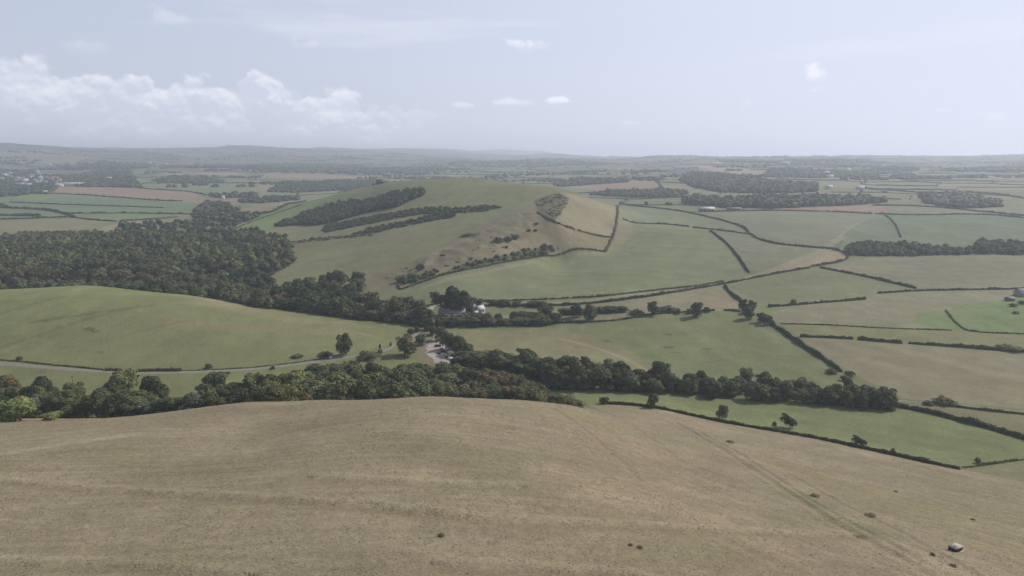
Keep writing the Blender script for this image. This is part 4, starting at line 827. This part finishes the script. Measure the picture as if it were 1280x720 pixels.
def ribbon(name, pts, w, m, label, off=.14, wv=.08):
    q = smooth([PT(p) for p in pts], 3); s = resample(q, 2.0); T = np.gradient(s, axis=0); T /= np.linalg.norm(T, axis=1)[:, None]; Nn = np.c_[-T[:, 1], T[:, 0]]
    k = np.arange(len(s)); ww = w * (1 + wv * vnoise(k / 4., k * 0., 5)); cols_ = np.linspace(-.5, .5, 5)
    P = [s + Nn * (c * ww)[:, None] for c in cols_]; V = []
    for c, p in zip(cols_, P): V.append(np.c_[p, HT(p[:, 0], p[:, 1]) + off - (.3 if abs(c) == .5 else 0)])
    V = np.stack(V, 1).reshape(-1, 3); Qr = [(i * 5 + j, (i + 1) * 5 + j, (i + 1) * 5 + j + 1, i * 5 + j + 1) for i in range(len(s) - 1) for j in range(4)]
    return tag(obj(name, mesh_np(name, V, Qr, None, (m,), True)), label, kind='structure')
ribbon('road', [(-120, 446), (0, 454), (60, 460), (130, 465), (200, 467), (280, 464), (340, 459), (400, 451), (440, 446), (475, 441), (500, 428), (520, 418), (531, 411), (540, 403)], 5.2, M_road, 'pale tarmac lane curving below the green dome')
ribbon('lane', [(540, 403), (537, 396), (537, 388), (541, 381), (560, 380)], 5, M_gravel, 'chalky lane through the trees to the farm', off=.2)
ribbon('farm_track', [(600, 381), (640, 380), (700, 378.5), (760, 375), (850, 364.5), (925, 352.5), (960, 343), (1000, 328)], 3.0, M_worn, 'pale farm lane between two hedges')
ribbon('far_lane', [(1012, 320), (1036, 309), (1046, 298), (1062, 284), (1094, 269)], 2.6, M_worn, 'pale farm track climbing the far field')
ribbon('field_lane', [(1120, 501), (1180, 505), (1240, 511), (1290, 517), (1400, 528)], 3.2, M_worn, 'pale track past the end of the tree belt')
ribbon('beach_path', [(540, 418), (552, 417), (560, 422)], 3, M_gravel, 'short pale path at the top of the car park')
# car park
cpp = [PT(p) for p in [(533, 432), (540, 424), (551, 423), (558, 429), (563, 436), (575, 445), (580, 449), (565, 453), (548, 458), (540, 450), (532, 441)]]
q = np.array(cpp); st = .5; gx, gy = np.meshgrid(np.arange(q[:, 0].min(), q[:, 0].max(), st), np.arange(q[:, 1].min(), q[:, 1].max(), st))
okc = inpoly(gx + vnoise(gx / 3, gy / 3, 1) * 1.2, gy + vnoise(gx / 3, gy / 3, 2) * 1.2, cpp); cx = gx[okc]; cyy = gy[okc]
Vc = np.stack([np.c_[cx + a, cyy + b] for a, b in ((0, 0), (st, 0), (st, st), (0, st))], 1).reshape(-1, 2)
tag(obj('car_park', mesh_np('car_park', np.c_[Vc, HT(Vc[:, 0], Vc[:, 1]) + .1], np.arange(len(Vc)).reshape(-1, 4), None, (M_gravel,))), 'pale gravel car park at the edge of the trees', kind='structure')

# ------------------------------------------------------------------ buildings, cars and small things
def bm_box(x0, x1, y0, y1, z0, z1):
    return ([(x0, y0, z0), (x1, y0, z0), (x1, y1, z0), (x0, y1, z0), (x0, y0, z1), (x1, y0, z1), (x1, y1, z1), (x0, y1, z1)], [(3, 2, 1, 0), (4, 5, 6, 7), (0, 1, 5, 4), (1, 2, 6, 5), (2, 3, 7, 6), (3, 0, 4, 7)])
def part(name, shapes, m, parent, loc=(0, 0, 0), label=None):
    V, Qp = join(shapes); o = obj(name, mesh_np(name, V, Qp, None, (m,)), parent, loc)
    if label: o['label'] = label
    return o
def slab(pts, n3, t):     # thick quad
    a = [Vector(p) for p in pts]; n_ = Vector(n3).normalized() * t; b = [p + n_ for p in a]
    return ([tuple(v) for v in a + b], [(3, 2, 1, 0), (4, 5, 6, 7), (0, 1, 5, 4), (1, 2, 6, 5), (2, 3, 7, 6), (3, 0, 4, 7)])
M_wall = mat('rendered_wall', (.38, .36, .33), .9, noise=((.8, .9, 1.08),))[0]
M_stone = mat('stone_wall', (.28, .25, .2), .9, noise=((2, .7, 1.2),))[0]
M_slate = mat('slate_roof', (.15, .145, .16), .7, noise=((1.5, .8, 1.2),))[0]
M_wht = mat('pale_sheet_roof', (.43, .43, .42), .5, noise=((.5, .93, 1.05),))[0]
M_tile = mat('red_tile_roof', (.24, .14, .11), .8, noise=((1.5, .8, 1.2),))[0]
M_dark = mat('doorway_shade', (.03, .03, .035), .5)[0]  # dark panels on the wall stand for the shade inside doorways
M_glass = mat('window_glass', (.05, .06, .07), .15, spec=.6)[0]
M_conc = mat('concrete', (.33, .31, .26), .9, noise=((1.5, .85, 1.1), (6, .9, 1.08)))[0]
M_woodd = mat('weathered_wood', (.12, .10, .08), .9, noise=((4, .7, 1.3),))[0]
M_tank = mat('shaded_tank_wall', (.035, .035, .03), .8)[0]  # shade of the backlit tank sides put into the wall colour
M_rub = mat('tyre_rubber', (.02, .02, .02), .9)[0]
def house(name, x, y, L, Wd, eh, rh, rz, wall, roof, label, cat, group=None, windows=3, chimney=True, door=True, big_doors=0):
    e = bpy.data.objects.new(name, None); COL.objects.link(e); e.location = (x, y, float(HT(x, y)) - .2); e.rotation_euler = (0, 0, rz); tag(e, label, cat, group)
    a, b = L / 2, Wd / 2
    gab = [([(s * a, -b, eh), (s * a, b, eh), (s * a, 0, eh + rh), (s * a, 0, eh + rh)], [(0, 1, 2, 3) if s > 0 else (3, 2, 1, 0)]) for s in (-1, 1)]
    part('wall', [bm_box(-a, a, -b, b, -1, eh)] + gab, wall, e)
    o_ = .4; k = rh / b; rf = part('roof', [slab([(-a - o_, -b - o_, eh - o_ * k), (a + o_, -b - o_, eh - o_ * k), (a + o_, 0, eh + rh), (-a - o_, 0, eh + rh)], (0, -rh, b), .18), slab([(a + o_, b + o_, eh - o_ * k), (-a - o_, b + o_, eh - o_ * k), (-a - o_, 0, eh + rh), (a + o_, 0, eh + rh)], (0, rh, b), .18)], roof, e)
    if chimney: part('chimney', [bm_box(a - 1.4, a - .6, -.35, .35, eh + rh - .4, eh + rh + 1.1)], M_stone, rf)
    for i in range(windows):
        xx = -a + L * (i + .5) / windows
        for s in (-1, 1):
            w_ = part('window', [bm_box(xx - .55, xx + .55, s * b - (.04 if s < 0 else -.004), s * b + (.04 if s > 0 else -.004), eh * .4, eh * .8)], M_glass, e)
    if door: part('door', [bm_box(-a * .3 - .5, -a * .3 + .5, -b - .07, -b - .003, -.2, 2.1)], M_woodd, e)
    for i in range(big_doors):
        xx = -a + L * (i + .5) / big_doors; part('doorway', [bm_box(xx - L / big_doors * .38, xx + L / big_doors * .38, -b - .05, -b - .003, 0, eh * .85)], M_dark, e)
    return e
def hxy(u, v): return hit(u, v)
x, y = hxy(883, 264.5); house('barn', x, y, 25, 13, 5, 3.2, -.12, M_stone, M_wht, 'long barn with pale roof at the edge of the distant wood', 'barn', windows=0, chimney=False, door=False, big_doors=4)
x, y = hxy(917, 262.5); house('farm_shed', x, y, 24, 9, 3, 1.6, -.08, M_stone, M_slate, 'low grey shed right of the long pale-roofed barn', 'shed', windows=0, chimney=False, door=False, big_doors=3)
x, y = PT((564, 520, 1)); house('farmhouse', x, y, 19, 7, 4.0, 3.0, .12, M_stone, M_slate, 'long farmhouse with grey slate roof among the valley trees', 'farmhouse', windows=5)
x, y = PT((587, 534, 1)); house('farmhouse', x, y, 8, 6, 4.2, 2.6, 1.0, M_wall, M_slate, 'dark-roofed farm building under the broad dark tree', 'farmhouse', windows=2)
x, y = PT((599, 530, 1)); house('cottage', x, y, 6, 5, 4.0, 2.4, .75, M_wall, M_wht, 'small cottage with bright pale roof at the right end of the farm', 'cottage', windows=2)
x, y = PT((594, 522, 1)); house('outbuilding', x, y, 2.6, 2.4, 3.6, .9, .3, M_wall, M_wht, 'tiny white outbuilding beside the bright-roofed cottage', 'outbuilding', windows=1, chimney=False)
x, y = PT((1288, 572, 1)); house('farm_building', x, y, 16, 8, 3.0, 3.0, .15, M_stone, M_wht, 'pale-roofed building in the bright paddock at the picture edge', 'farm building', windows=2, chimney=False, big_doors=0)
x, y = PT((1268, 556, 1)); house('farm_shed', x, y, 6, 4, 2, 1, .2, M_woodd, M_slate, 'small dark shed beside the pale roof at the picture edge', 'shed', windows=0, chimney=False, door=False, big_doors=1)
for i, (u, v, w, h) in enumerate(((1277, 380, 5, 3), (1266, 383, 5, 2.5), (1269, 392, 4, 2))):
    x, y = hit(u, v); bush(x, y, h, w, MD, ('bush behind the pale roof at the picture edge', 'bush at the left end of the pale-roofed building', 'bush in front of the pale-roofed building')[i])
bush(*hit(1262, 438), 3.4, 12, OL, 'grey bush spreading over the long hedge piece near the edge'); bush(*hit(1250, 436), 2.6, 7, OL, 'smaller grey bush on the long hedge piece')
# far village on the left
def small_house(x, y, L, Wd, eh, rh, rz, wall, roof, label, group):
    a, b = L / 2, Wd / 2
    V1, Q1 = join([bm_box(-a, a, -b, b, -3, eh), ([(-a, -b, eh), (-a, b, eh), (-a, 0, eh + rh), (-a, 0, eh + rh)], [(3, 2, 1, 0)]), ([(a, -b, eh), (a, b, eh), (a, 0, eh + rh), (a, 0, eh + rh)], [(0, 1, 2, 3)])])
    V2, Q2 = join([slab([(-a - .3, -b - .4, eh - .2), (a + .3, -b - .4, eh - .2), (a + .3, 0, eh + rh), (-a - .3, 0, eh + rh)], (0, -rh, b), .2), slab([(a + .3, b + .4, eh - .2), (-a - .3, b + .4, eh - .2), (-a - .3, 0, eh + rh), (a + .3, 0, eh + rh)], (0, rh, b), .2), bm_box(a - 1.5, a - .7, -.4, .4, eh + rh - .5, eh + rh + 1.2)])
    n1_ = len(V1); Qa = list(Q1) + [tuple(i + n1_ for i in f) for f in Q2]
    me = mesh_np('house', list(V1) + list(V2), Qa, None, (wall, roof), midx=[0] * len(Q1) + [1] * len(Q2))
    return tag(obj('house', me, None, (x, y, float(HT(x, y)) + 1), rz), label, 'house', group)
rv = random.Random(5)
for i in range(46):
    u = rv.gauss(38, 22); v = 224 + (u - 30) * .05 + rv.gauss(0, 4)
    if not (-15 < u < 75 and 214 < v < 240): continue
    x, y = hit(u, v); small_house(x, y, rv.uniform(13, 22), 10, rv.uniform(6, 8), 4.5, rv.uniform(-.6, .6), M_wall, rv.choice((M_slate, M_tile, M_slate, M_wht)), 'house with pale walls in the village among far trees', 'houses of the far village')
for u, v, L, lb in ((25, 232, 34, 'long white building at the near edge of the far village'), (34, 231, 26, 'white building in the middle of the far village front'), (57, 242.5, 14, 'bright white cottage on the corner of the light green field'), (62, 207, 22, 'lone white house below the pale far hillside'),
                    (187, 204.5, 34, 'bright white farm on the far slope'), (208, 206, 24, 'white house right of the bright white farm on the far slope'), (1033, 218, 26, 'white house in the far wooded hollow'), (1038, 222, 22, 'white house just below its neighbour in the far wooded hollow'), (1060, 214, 24, 'single white house under the far ridge'),
                    (1036, 236, 22, 'pale house at the edge of the distant field'), (1075, 237, 24, 'pale low house further along the distant field edge'), (136, 225, 24, 'pale house hidden in the far woodland'), (895, 206, 60, 'pale building on the far ridge'), (981, 205, 60, 'white building on the wooded far ridge'), (279, 249, 9, 'pale cottage among trees beyond the green field')):
    x, y = hit(u, v); small_house(x, y, L * .8, 9, 5 if y < 2600 else 7, 3, rv.uniform(-.3, .3), M_wall, M_wht, lb, None)
x, y = hit(89, 232.5); small_house(x, y, 95, 16, 6, 4, -.12, M_wall, M_wht, 'very long pale roofed building beside the red-brown field', None)
x, y = hit(78, 233); small_house(x - 12, y, 26, 14, 5, 3, -.12, M_wall, M_wht, 'low pale building left of the very long roof', None)

# masts on the far skyline
def mast(u, v, y, H_, label):
    x, yy, z = at_y(u, v, y); e = bpy.data.objects.new('radio_mast', None); COL.objects.link(e); gz = float(HT(x, yy)); e.location = (x, yy, gz); tag(e, label, 'mast')
    part('pole', [tube([(0, 0, -1), (0, 0, H_)], [1.1, .6], 6)], M_tile, e); part('aerial', [bm_box(-2.5, 2.5, -.4, .4, H_ * .72, H_ * .76), bm_box(-2, 2, -.4, .4, H_ * .9, H_ * .93)], M_tile, e)
mast(882, 200, 6000, 62, 'left of two faint masts on the skyline'); mast(886.5, 200, 6000, 62, 'right of two faint masts on the skyline')

# car
M_paint = {}
def paint_m(nm, c):
    if nm not in M_paint: M_paint[nm] = mat(nm, c, .3, spec=.5)[0]
    return M_paint[nm]
def car(x, y, rz, m, label, van=False):
    e = bpy.data.objects.new('parked_car' if not van else 'parked_van', None); COL.objects.link(e); e.location = (x, y, float(HT(x, y)) + .1); e.rotation_euler = (0, 0, rz); tag(e, label, 'van' if van else 'car', 'vehicles in the car park')
    if van: prof = [(-2.4, .35), (-2.45, 1.0), (-2.4, 2.05), (-2.2, 2.15), (1.1, 2.15), (1.6, 1.3), (2.35, 1.05), (2.45, .4)]; gl = [(.0, 1.35), (.0, 1.95), (.95, 1.95), (1.35, 1.35)]; W_ = .95
    else: prof = [(-2.05, .32), (-2.1, .75), (-1.95, .92), (-1.35, 1.4), (-.2, 1.46), (.45, 1.36), (1.05, .95), (1.95, .8), (2.1, .6), (2.05, .32)]; gl = [(-1.4, .97), (-1.15, 1.32), (.4, 1.28), (.85, .97)]; W_ = .86
    def ext(pf, y0, y1, inset=0):
        V = [(a, y0 * (1 - inset * max(0, b - .9)), b) for a, b in pf] + [(a, y1 * (1 - inset * max(0, b - .9)), b) for a, b in pf]; k = len(pf)
        bm = bpy.data.meshes.new('body'); bm.from_pydata(V, [], [tuple(range(k - 1, -1, -1)), tuple(range(k, 2 * k))] + [(i, (i + 1) % k, k + (i + 1) % k, k + i) for i in range(k)]); return bm
    b_ = ext(prof, W_, -W_, .22); b_.materials.append(m); obj('body', b_, e)
    for s in (-1, 1):
        g_ = ext(gl, s * (W_ * .93), s * (W_ * .93 + .03), .1); g_.materials.append(M_glass); obj('side_window', g_, e)
        for a in (-1.3, 1.3):
            k = 10; V = [(a + .33 * math.cos(t * 6.283 / k), s * W_ * sy, .33 + .33 * math.sin(t * 6.283 / k)) for sy in (.78, 1.02) for t in range(k)]
            wm = bpy.data.meshes.new('wheel'); wm.from_pydata(V, [], [tuple(range(k - 1, -1, -1)), tuple(range(k, 2 * k))] + [(i, (i + 1) % k, k + (i + 1) % k, k + i) for i in range(k)]); wm.materials.append(M_rub); obj('wheel', wm, e)
    f0, f1 = (((1.12, 2.08), (1.58, 1.34)) if van else ((.5, 1.35), (1.0, .98)))
    ws = slab([(f1[0], -W_ * .78, f1[1]), (f1[0], W_ * .78, f1[1]), (f0[0], W_ * .72, f0[1]), (f0[0], -W_ * .72, f0[1])], (f0[1] - f1[1], 0, f1[0] - f0[0]), .025); part('windscreen', [ws], M_glass, e)
for u, v, rz, c, lb, vn in ((552, 439.5, 1.9, ('dark_blue_paint', (.03, .035, .06)), 'dark blue van parked in the shade of the trees', True), (557, 440.5, 1.9, ('charcoal_paint', (.04, .04, .045)), 'charcoal car parked right of the dark blue van', False), (549, 442, 1.8, ('navy_paint', (.025, .035, .07)), 'navy car at the near left of the shaded row', False),
                            (560, 448, 2.3, ('navy_paint', (.025, .035, .07)), 'dark car in the nearer row beside the white one', False), (563, 449.5, 2.3, ('white_paint', (.78, .78, .78)), 'white car at the near end of the car park', False), (567, 451.5, 2.3, ('silver_paint', (.45, .46, .47)), 'silver car half hidden by the nearest trees', False), (547, 433.5, .3, ('red_paint', (.16, .045, .045)), 'small dark red car at the top of the gravel', False)):
    x, y = hit(u, v); car(x, y, rz, paint_m(*c), lb, vn)

# lidded tank on the near hillside
x, y = hit(1194, 688); e = bpy.data.objects.new('water_tank', None); COL.objects.link(e); e.location = (x, y, float(HT(x, y)) - .05); e.rotation_euler = (0, 0, .5)
tag(e, 'small dark tank with pale flat lid alone on the dry hillside', 'water tank')
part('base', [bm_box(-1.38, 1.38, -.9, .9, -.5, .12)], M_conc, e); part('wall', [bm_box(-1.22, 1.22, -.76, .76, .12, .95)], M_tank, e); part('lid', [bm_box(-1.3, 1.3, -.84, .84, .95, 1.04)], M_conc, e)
part('hatch', [bm_box(-.35, .35, -.3, .3, 1.04, 1.09)], M_conc, e)
for u, v, w, h, lb in ((1166, 694, 1.0, .5, 'small dark tussock left of the lidded tank'), (1191, 708, 1.3, .45, 'flat dark tussock below the lidded tank'), (1018, 621, 2.2, .6, 'dark tussock beside the worn tracks'), (551, 670, 1, .5, 'single dark tussock in the middle of the dry slope'), (1088, 646, 2.6, .6, 'low dark tussock at the end of the ledge'), (912, 553, 2.6, .7, 'dark bushy tussock above the worn tracks'), (1216, 650, 1.0, .4, 'small tussock on the slope above the tank'), (788, 682, .8, .35, 'little dark tussock left of the ledge end'), (800, 685, 1.1, .35, 'wider dark tussock under the ledge end'), (1120, 615, 1.1, .4, 'small tussock near the frame edge side of the tracks')):
    x, y = hit(u, v); bush(x, y, h, w, OL, lb, name='tussock', cat='tussock')
# sign and pole
x, y = hit(413.5, 449.5); e = bpy.data.objects.new('road_sign', None); COL.objects.link(e); e.location = (x, y, float(HT(x, y))); tag(e, 'small white sign on the roadside by the low dark bush', 'sign')
part('post', [tube([(0, 0, -.3), (0, 0, 1.0)], [.06, .06])], M_woodd, e); part('panel', [bm_box(-.45, .45, -.12, -.06, .9, 2.0)], paint_m('white_paint', (.78, .78, .78)), e)
x, y = PT((74, 352, 1)); e = bpy.data.objects.new('utility_pole', None); COL.objects.link(e); e.location = (x, y, float(HT(x, y))); tag(e, 'thin wooden pole in the grass strip below the lane', 'pole')
part('pole', [tube([(0, 0, -.3), (0, 0, 8.5)], [.16, .11])], M_woodd, e); part('crossarm', [bm_box(-.9, .9, -.06, .06, 7.9, 8.05)], M_woodd, e)

# dry tussocky grass on the near hillside
nt = 130000; th_ = rng.uniform(-.66, .66, nt); r_ = np.sqrt(rng.uniform(92 ** 2, 285 ** 2, nt)); tx = r_ * np.sin(th_); ty = r_ * np.cos(th_)
dn = fbm(tx / 4, ty / 3, 2, 500) + .5 * fbm(tx / 40, ty / 20, 2, 501)
m = inpoly(tx, ty, [PT(p) for p in near_poly]) & (rng.uniform(-.7, .5, nt) < dn); tx = tx[m]; ty = ty[m]; k = len(tx)
Vt, Qt = quads_from(np.c_[tx, ty, HT(tx, ty) + rng.uniform(.02, .06, k)], np.tile((0, 0, 1.), (k, 1)), .15, rng, .2)
tc = np.array([(.255, .212, .13), (.275, .23, .145), (.225, .185, .11), (.19, .17, .09)])[rng.integers(0, 4, k)] * rng.uniform(.88, 1.12, (k, 1))
tag(obj('dry_grass', mesh_np('dry_grass', Vt, Qt, np.repeat(tc, 4, 0), (M_leaf,))), 'dry straw-coloured tussocky grass over the near hillside', 'grass', kind='stuff')
# ------------------------------------------------------------------ air, sun, sky
SUN_AZ, SUN_EL = R(62), R(41)
hz = bpy.data.meshes.new('haze'); v_, q_ = bm_box(-60000, 60000, -25000, 60500, -75, 300); hz.from_pydata(v_, [], [tuple(f) for f in q_])
mh = bpy.data.materials.new('haze'); mh.use_nodes = True; t = mh.node_tree; t.nodes.remove(t.nodes['Principled BSDF']); pv = t.nodes.new('ShaderNodeVolumePrincipled')
pv.inputs['Density'].default_value = HAZE_D; pv.inputs['Color'].default_value = (*HAZE_C, 1); pv.inputs['Anisotropy'].default_value = .35
t.links.new(pv.outputs[0], t.nodes['Material Output'].inputs['Volume']); hz.materials.append(mh)
tag(obj('haze', hz), 'thin blue summer haze over the whole landscape', 'haze', kind='stuff')
sd = bpy.data.lights.new('sun', 'SUN'); sd.energy = SUN_E; sd.angle = R(.6); sd.color = (1, .93, .84); so = bpy.data.objects.new('sun', sd); COL.objects.link(so)
dirv = Vector((math.sin(SUN_AZ) * math.cos(SUN_EL), math.cos(SUN_AZ) * math.cos(SUN_EL), math.sin(SUN_EL))); so.rotation_euler = dirv.to_track_quat('Z', 'Y').to_euler()
w = bpy.data.worlds.new('World'); S.world = w; w.use_nodes = True; T = w.node_tree; bg = T.nodes['Background']
sky = T.nodes.new('ShaderNodeTexSky'); sky.sky_type = 'NISHITA'; sky.sun_disc = False; sky.sun_elevation = SUN_EL; sky.sun_rotation = SUN_AZ; sky.altitude = 100; sky.air_density = 1.0; sky.dust_density = 2.0; sky.ozone_density = 1.5
class E:
    def __init__(s, o): s.o = o
    def _m(s, op, *b, clamp=False):
        n_ = T.nodes.new('ShaderNodeMath'); n_.operation = op; n_.use_clamp = clamp
        for i, x in enumerate((s,) + b):
            if isinstance(x, E): T.links.new(x.o, n_.inputs[i])
            else: n_.inputs[i].default_value = x
        return E(n_.outputs[0])
    def __add__(s, b): return s._m('ADD', b)
    def __sub__(s, b): return s._m('SUBTRACT', b)
    def __mul__(s, b): return s._m('MULTIPLY', b)
    def __truediv__(s, b): return s._m('DIVIDE', b)
    def mx(s, b): return s._m('MAXIMUM', b)
    def mn(s, b): return s._m('MINIMUM', b)
    def ss(s, a, b):
        n_ = T.nodes.new('ShaderNodeMapRange'); n_.interpolation_type = 'SMOOTHSTEP'; T.links.new(s.o, n_.inputs[0]); n_.inputs[1].default_value = a; n_.inputs[2].default_value = b; return E(n_.outputs[0])
tcn = T.nodes.new('ShaderNodeTexCoord'); sx = T.nodes.new('ShaderNodeSeparateXYZ'); T.links.new(tcn.outputs['Generated'], sx.inputs[0])
dx, dy, dz = (E(sx.outputs[i]) for i in range(3))
az = dx._m('ARCTAN2', dy) * (180 / math.pi); el = dz._m('ARCSINE') * (180 / math.pi)
def nz(x, y, sc, det=5, z=0.0, rough=.55):
    c = T.nodes.new('ShaderNodeCombineXYZ'); T.links.new(x.o, c.inputs[0]); T.links.new(y.o, c.inputs[1]); c.inputs[2].default_value = z
    n_ = T.nodes.new('ShaderNodeTexNoise'); n_.inputs['Scale'].default_value = sc; n_.inputs['Detail'].default_value = det; n_.inputs['Roughness'].default_value = rough; T.links.new(c.outputs[0], n_.inputs['Vector']); return E(n_.outputs['Fac'])
def vz(x, y):
    wx = (nz(x, y, 1.3, 3, 2) - .5) * .8; wy = (nz(x, y, 1.3, 3, 9) - .5) * .6
    c = T.nodes.new('ShaderNodeCombineXYZ'); T.links.new((x + wx).o, c.inputs[0]); T.links.new(((y + wy) * 1.25).o, c.inputs[1])
    n_ = T.nodes.new('ShaderNodeTexVoronoi'); n_.voronoi_dimensions = '2D'; n_.feature = 'F1'; n_.normalize = True; n_.inputs['Scale'].default_value = .36; n_.inputs['Detail'].default_value = 3; n_.inputs['Roughness'].default_value = .48
    T.links.new(c.outputs[0], n_.inputs['Vector']); return E(n_.outputs['Distance']) * -1.6 + 1.15
def mixc(a, b, f):
    m_ = T.nodes.new('ShaderNodeMix'); m_.data_type = 'RGBA'; T.links.new(f.o, m_.inputs[0])
    for i, x in ((6, a), (7, b)):
        if isinstance(x, tuple): m_.inputs[i].default_value = (*x, 1)
        else: T.links.new(x, m_.inputs[i])
    return m_.outputs[2]
def U(u): return math.degrees(math.atan((u - 640) / F))
def Vv(v, u=640): return (193 - v) / F * 57.3 * math.cos(R(U(u))) * .985
# thin veil of high haze, thicker to the sunny side
base = mixc(sky.outputs[0], VEIL, (az.ss(-40, 45) * .35 + VEIL_F) * (el.ss(45, 14) * .8 + .2))
wis = nz(az * .035, el * .35, 1.0, 4, 3.0).ss(.5, .72) * .28 * el.ss(5, 9)
base = mixc(base, CLO_W, wis)
# bank of cumulus low over the left
fc = T.nodes.new('ShaderNodeFloatCurve'); amap = (az + 45) / 90; T.links.new(amap.o, fc.inputs['Value'])
cv = fc.mapping.curves[0]; tops = [(-60, 95), (0, 84), (20, 80), (50, 78), (85, 84), (120, 97), (160, 98), (185, 101), (215, 103), (245, 98), (270, 108), (300, 104), (320, 98), (335, 88), (350, 97), (375, 113), (400, 122), (425, 117), (445, 116), (460, 132), (490, 137), (540, 140), (570, 136), (590, 135), (640, 132), (700, 140), (760, 180)]
pts_ = [(0, .4)] + [((U(u) + 45) / 90, Vv(v, u) / 12) for u, v in tops] + [(1, 0)]
while len(cv.points) < len(pts_): cv.points.new(.5, .5)
for p, q in zip(cv.points, pts_): p.location = q; p.handle_type = 'AUTO'
fc.mapping.update(); top = E(fc.outputs[0]) * 12
bil = vz(az, el); bil2 = nz(az, el, .3, 3, 7)
dd_ = top - el + (bil - .5) * 2.4 - .45
dens = dd_.ss(-.1, .55) * el.ss(-.5, 1.2) * az.ss(-3, -13)
lit = (vz(az + .10, el + .30) - bil) * -2.3 + .38 - (top - el) * .12 + (bil2 - .5) * 1.3
lit = lit.ss(-.15, .95)
ccol = mixc(CLO_D, CLO_W, lit)
base = mixc(base, ccol, dens * (.62 + 0) * (top - el).ss(6.2, 1.2) .mx(.35))
# separate small puffs
for u, v, rw, rh, st in ((655, 61, 27, 12, .8), (1002, 99, 13, 11, .75), (633, 130, 34, 7, .5), (697, 128, 15, 6, .8), (580, 134, 20, 5, .4), (231, 32, 24, 11, .22), (400, 63, 26, 9, .25), (122, 62, 24, 10, .2), (785, 155, 22, 4, .3), (925, 131, 12, 6, .3), (1163, 140, 12, 5, .3), (1238, 148, 40, 10, .3), (435, 122, 20, 11, .6), (1004, 116, 8, 4, .25)):
    a0, e0 = U(u), Vv(v, u); ka, ke = F / 57.3 / rw, F / 57.3 / rh
    da = (az - a0) * ka; de = (el - e0) * ke; r2 = (da * da + de * de)._m('SQRT') + (bil - .5) * 2.2 + (nz(az, el, 2.6, 3, 5) - .5) * .8
    base = mixc(base, mixc(CLO_D, CLO_W, de.ss(-1.0, .4)), r2.ss(1.25, .45) * st)
T.links.new(base, bg.inputs['Color']); bg.inputs['Strength'].default_value = SKY_S
S.view_settings.view_transform = 'Standard'; S.view_settings.look = 'None'; S.view_settings.gamma = 1; S.view_settings.exposure = EXPO
S.cycles.volume_bounces = 1; S.cycles.max_bounces = 5; S.cycles.diffuse_bounces = 2; S.cycles.transmission_bounces = 2
print('things', sum(1 for o in S.objects if o.parent is None), 'trees', len(tree_log), 'verts', X.size, 'wood', nw)
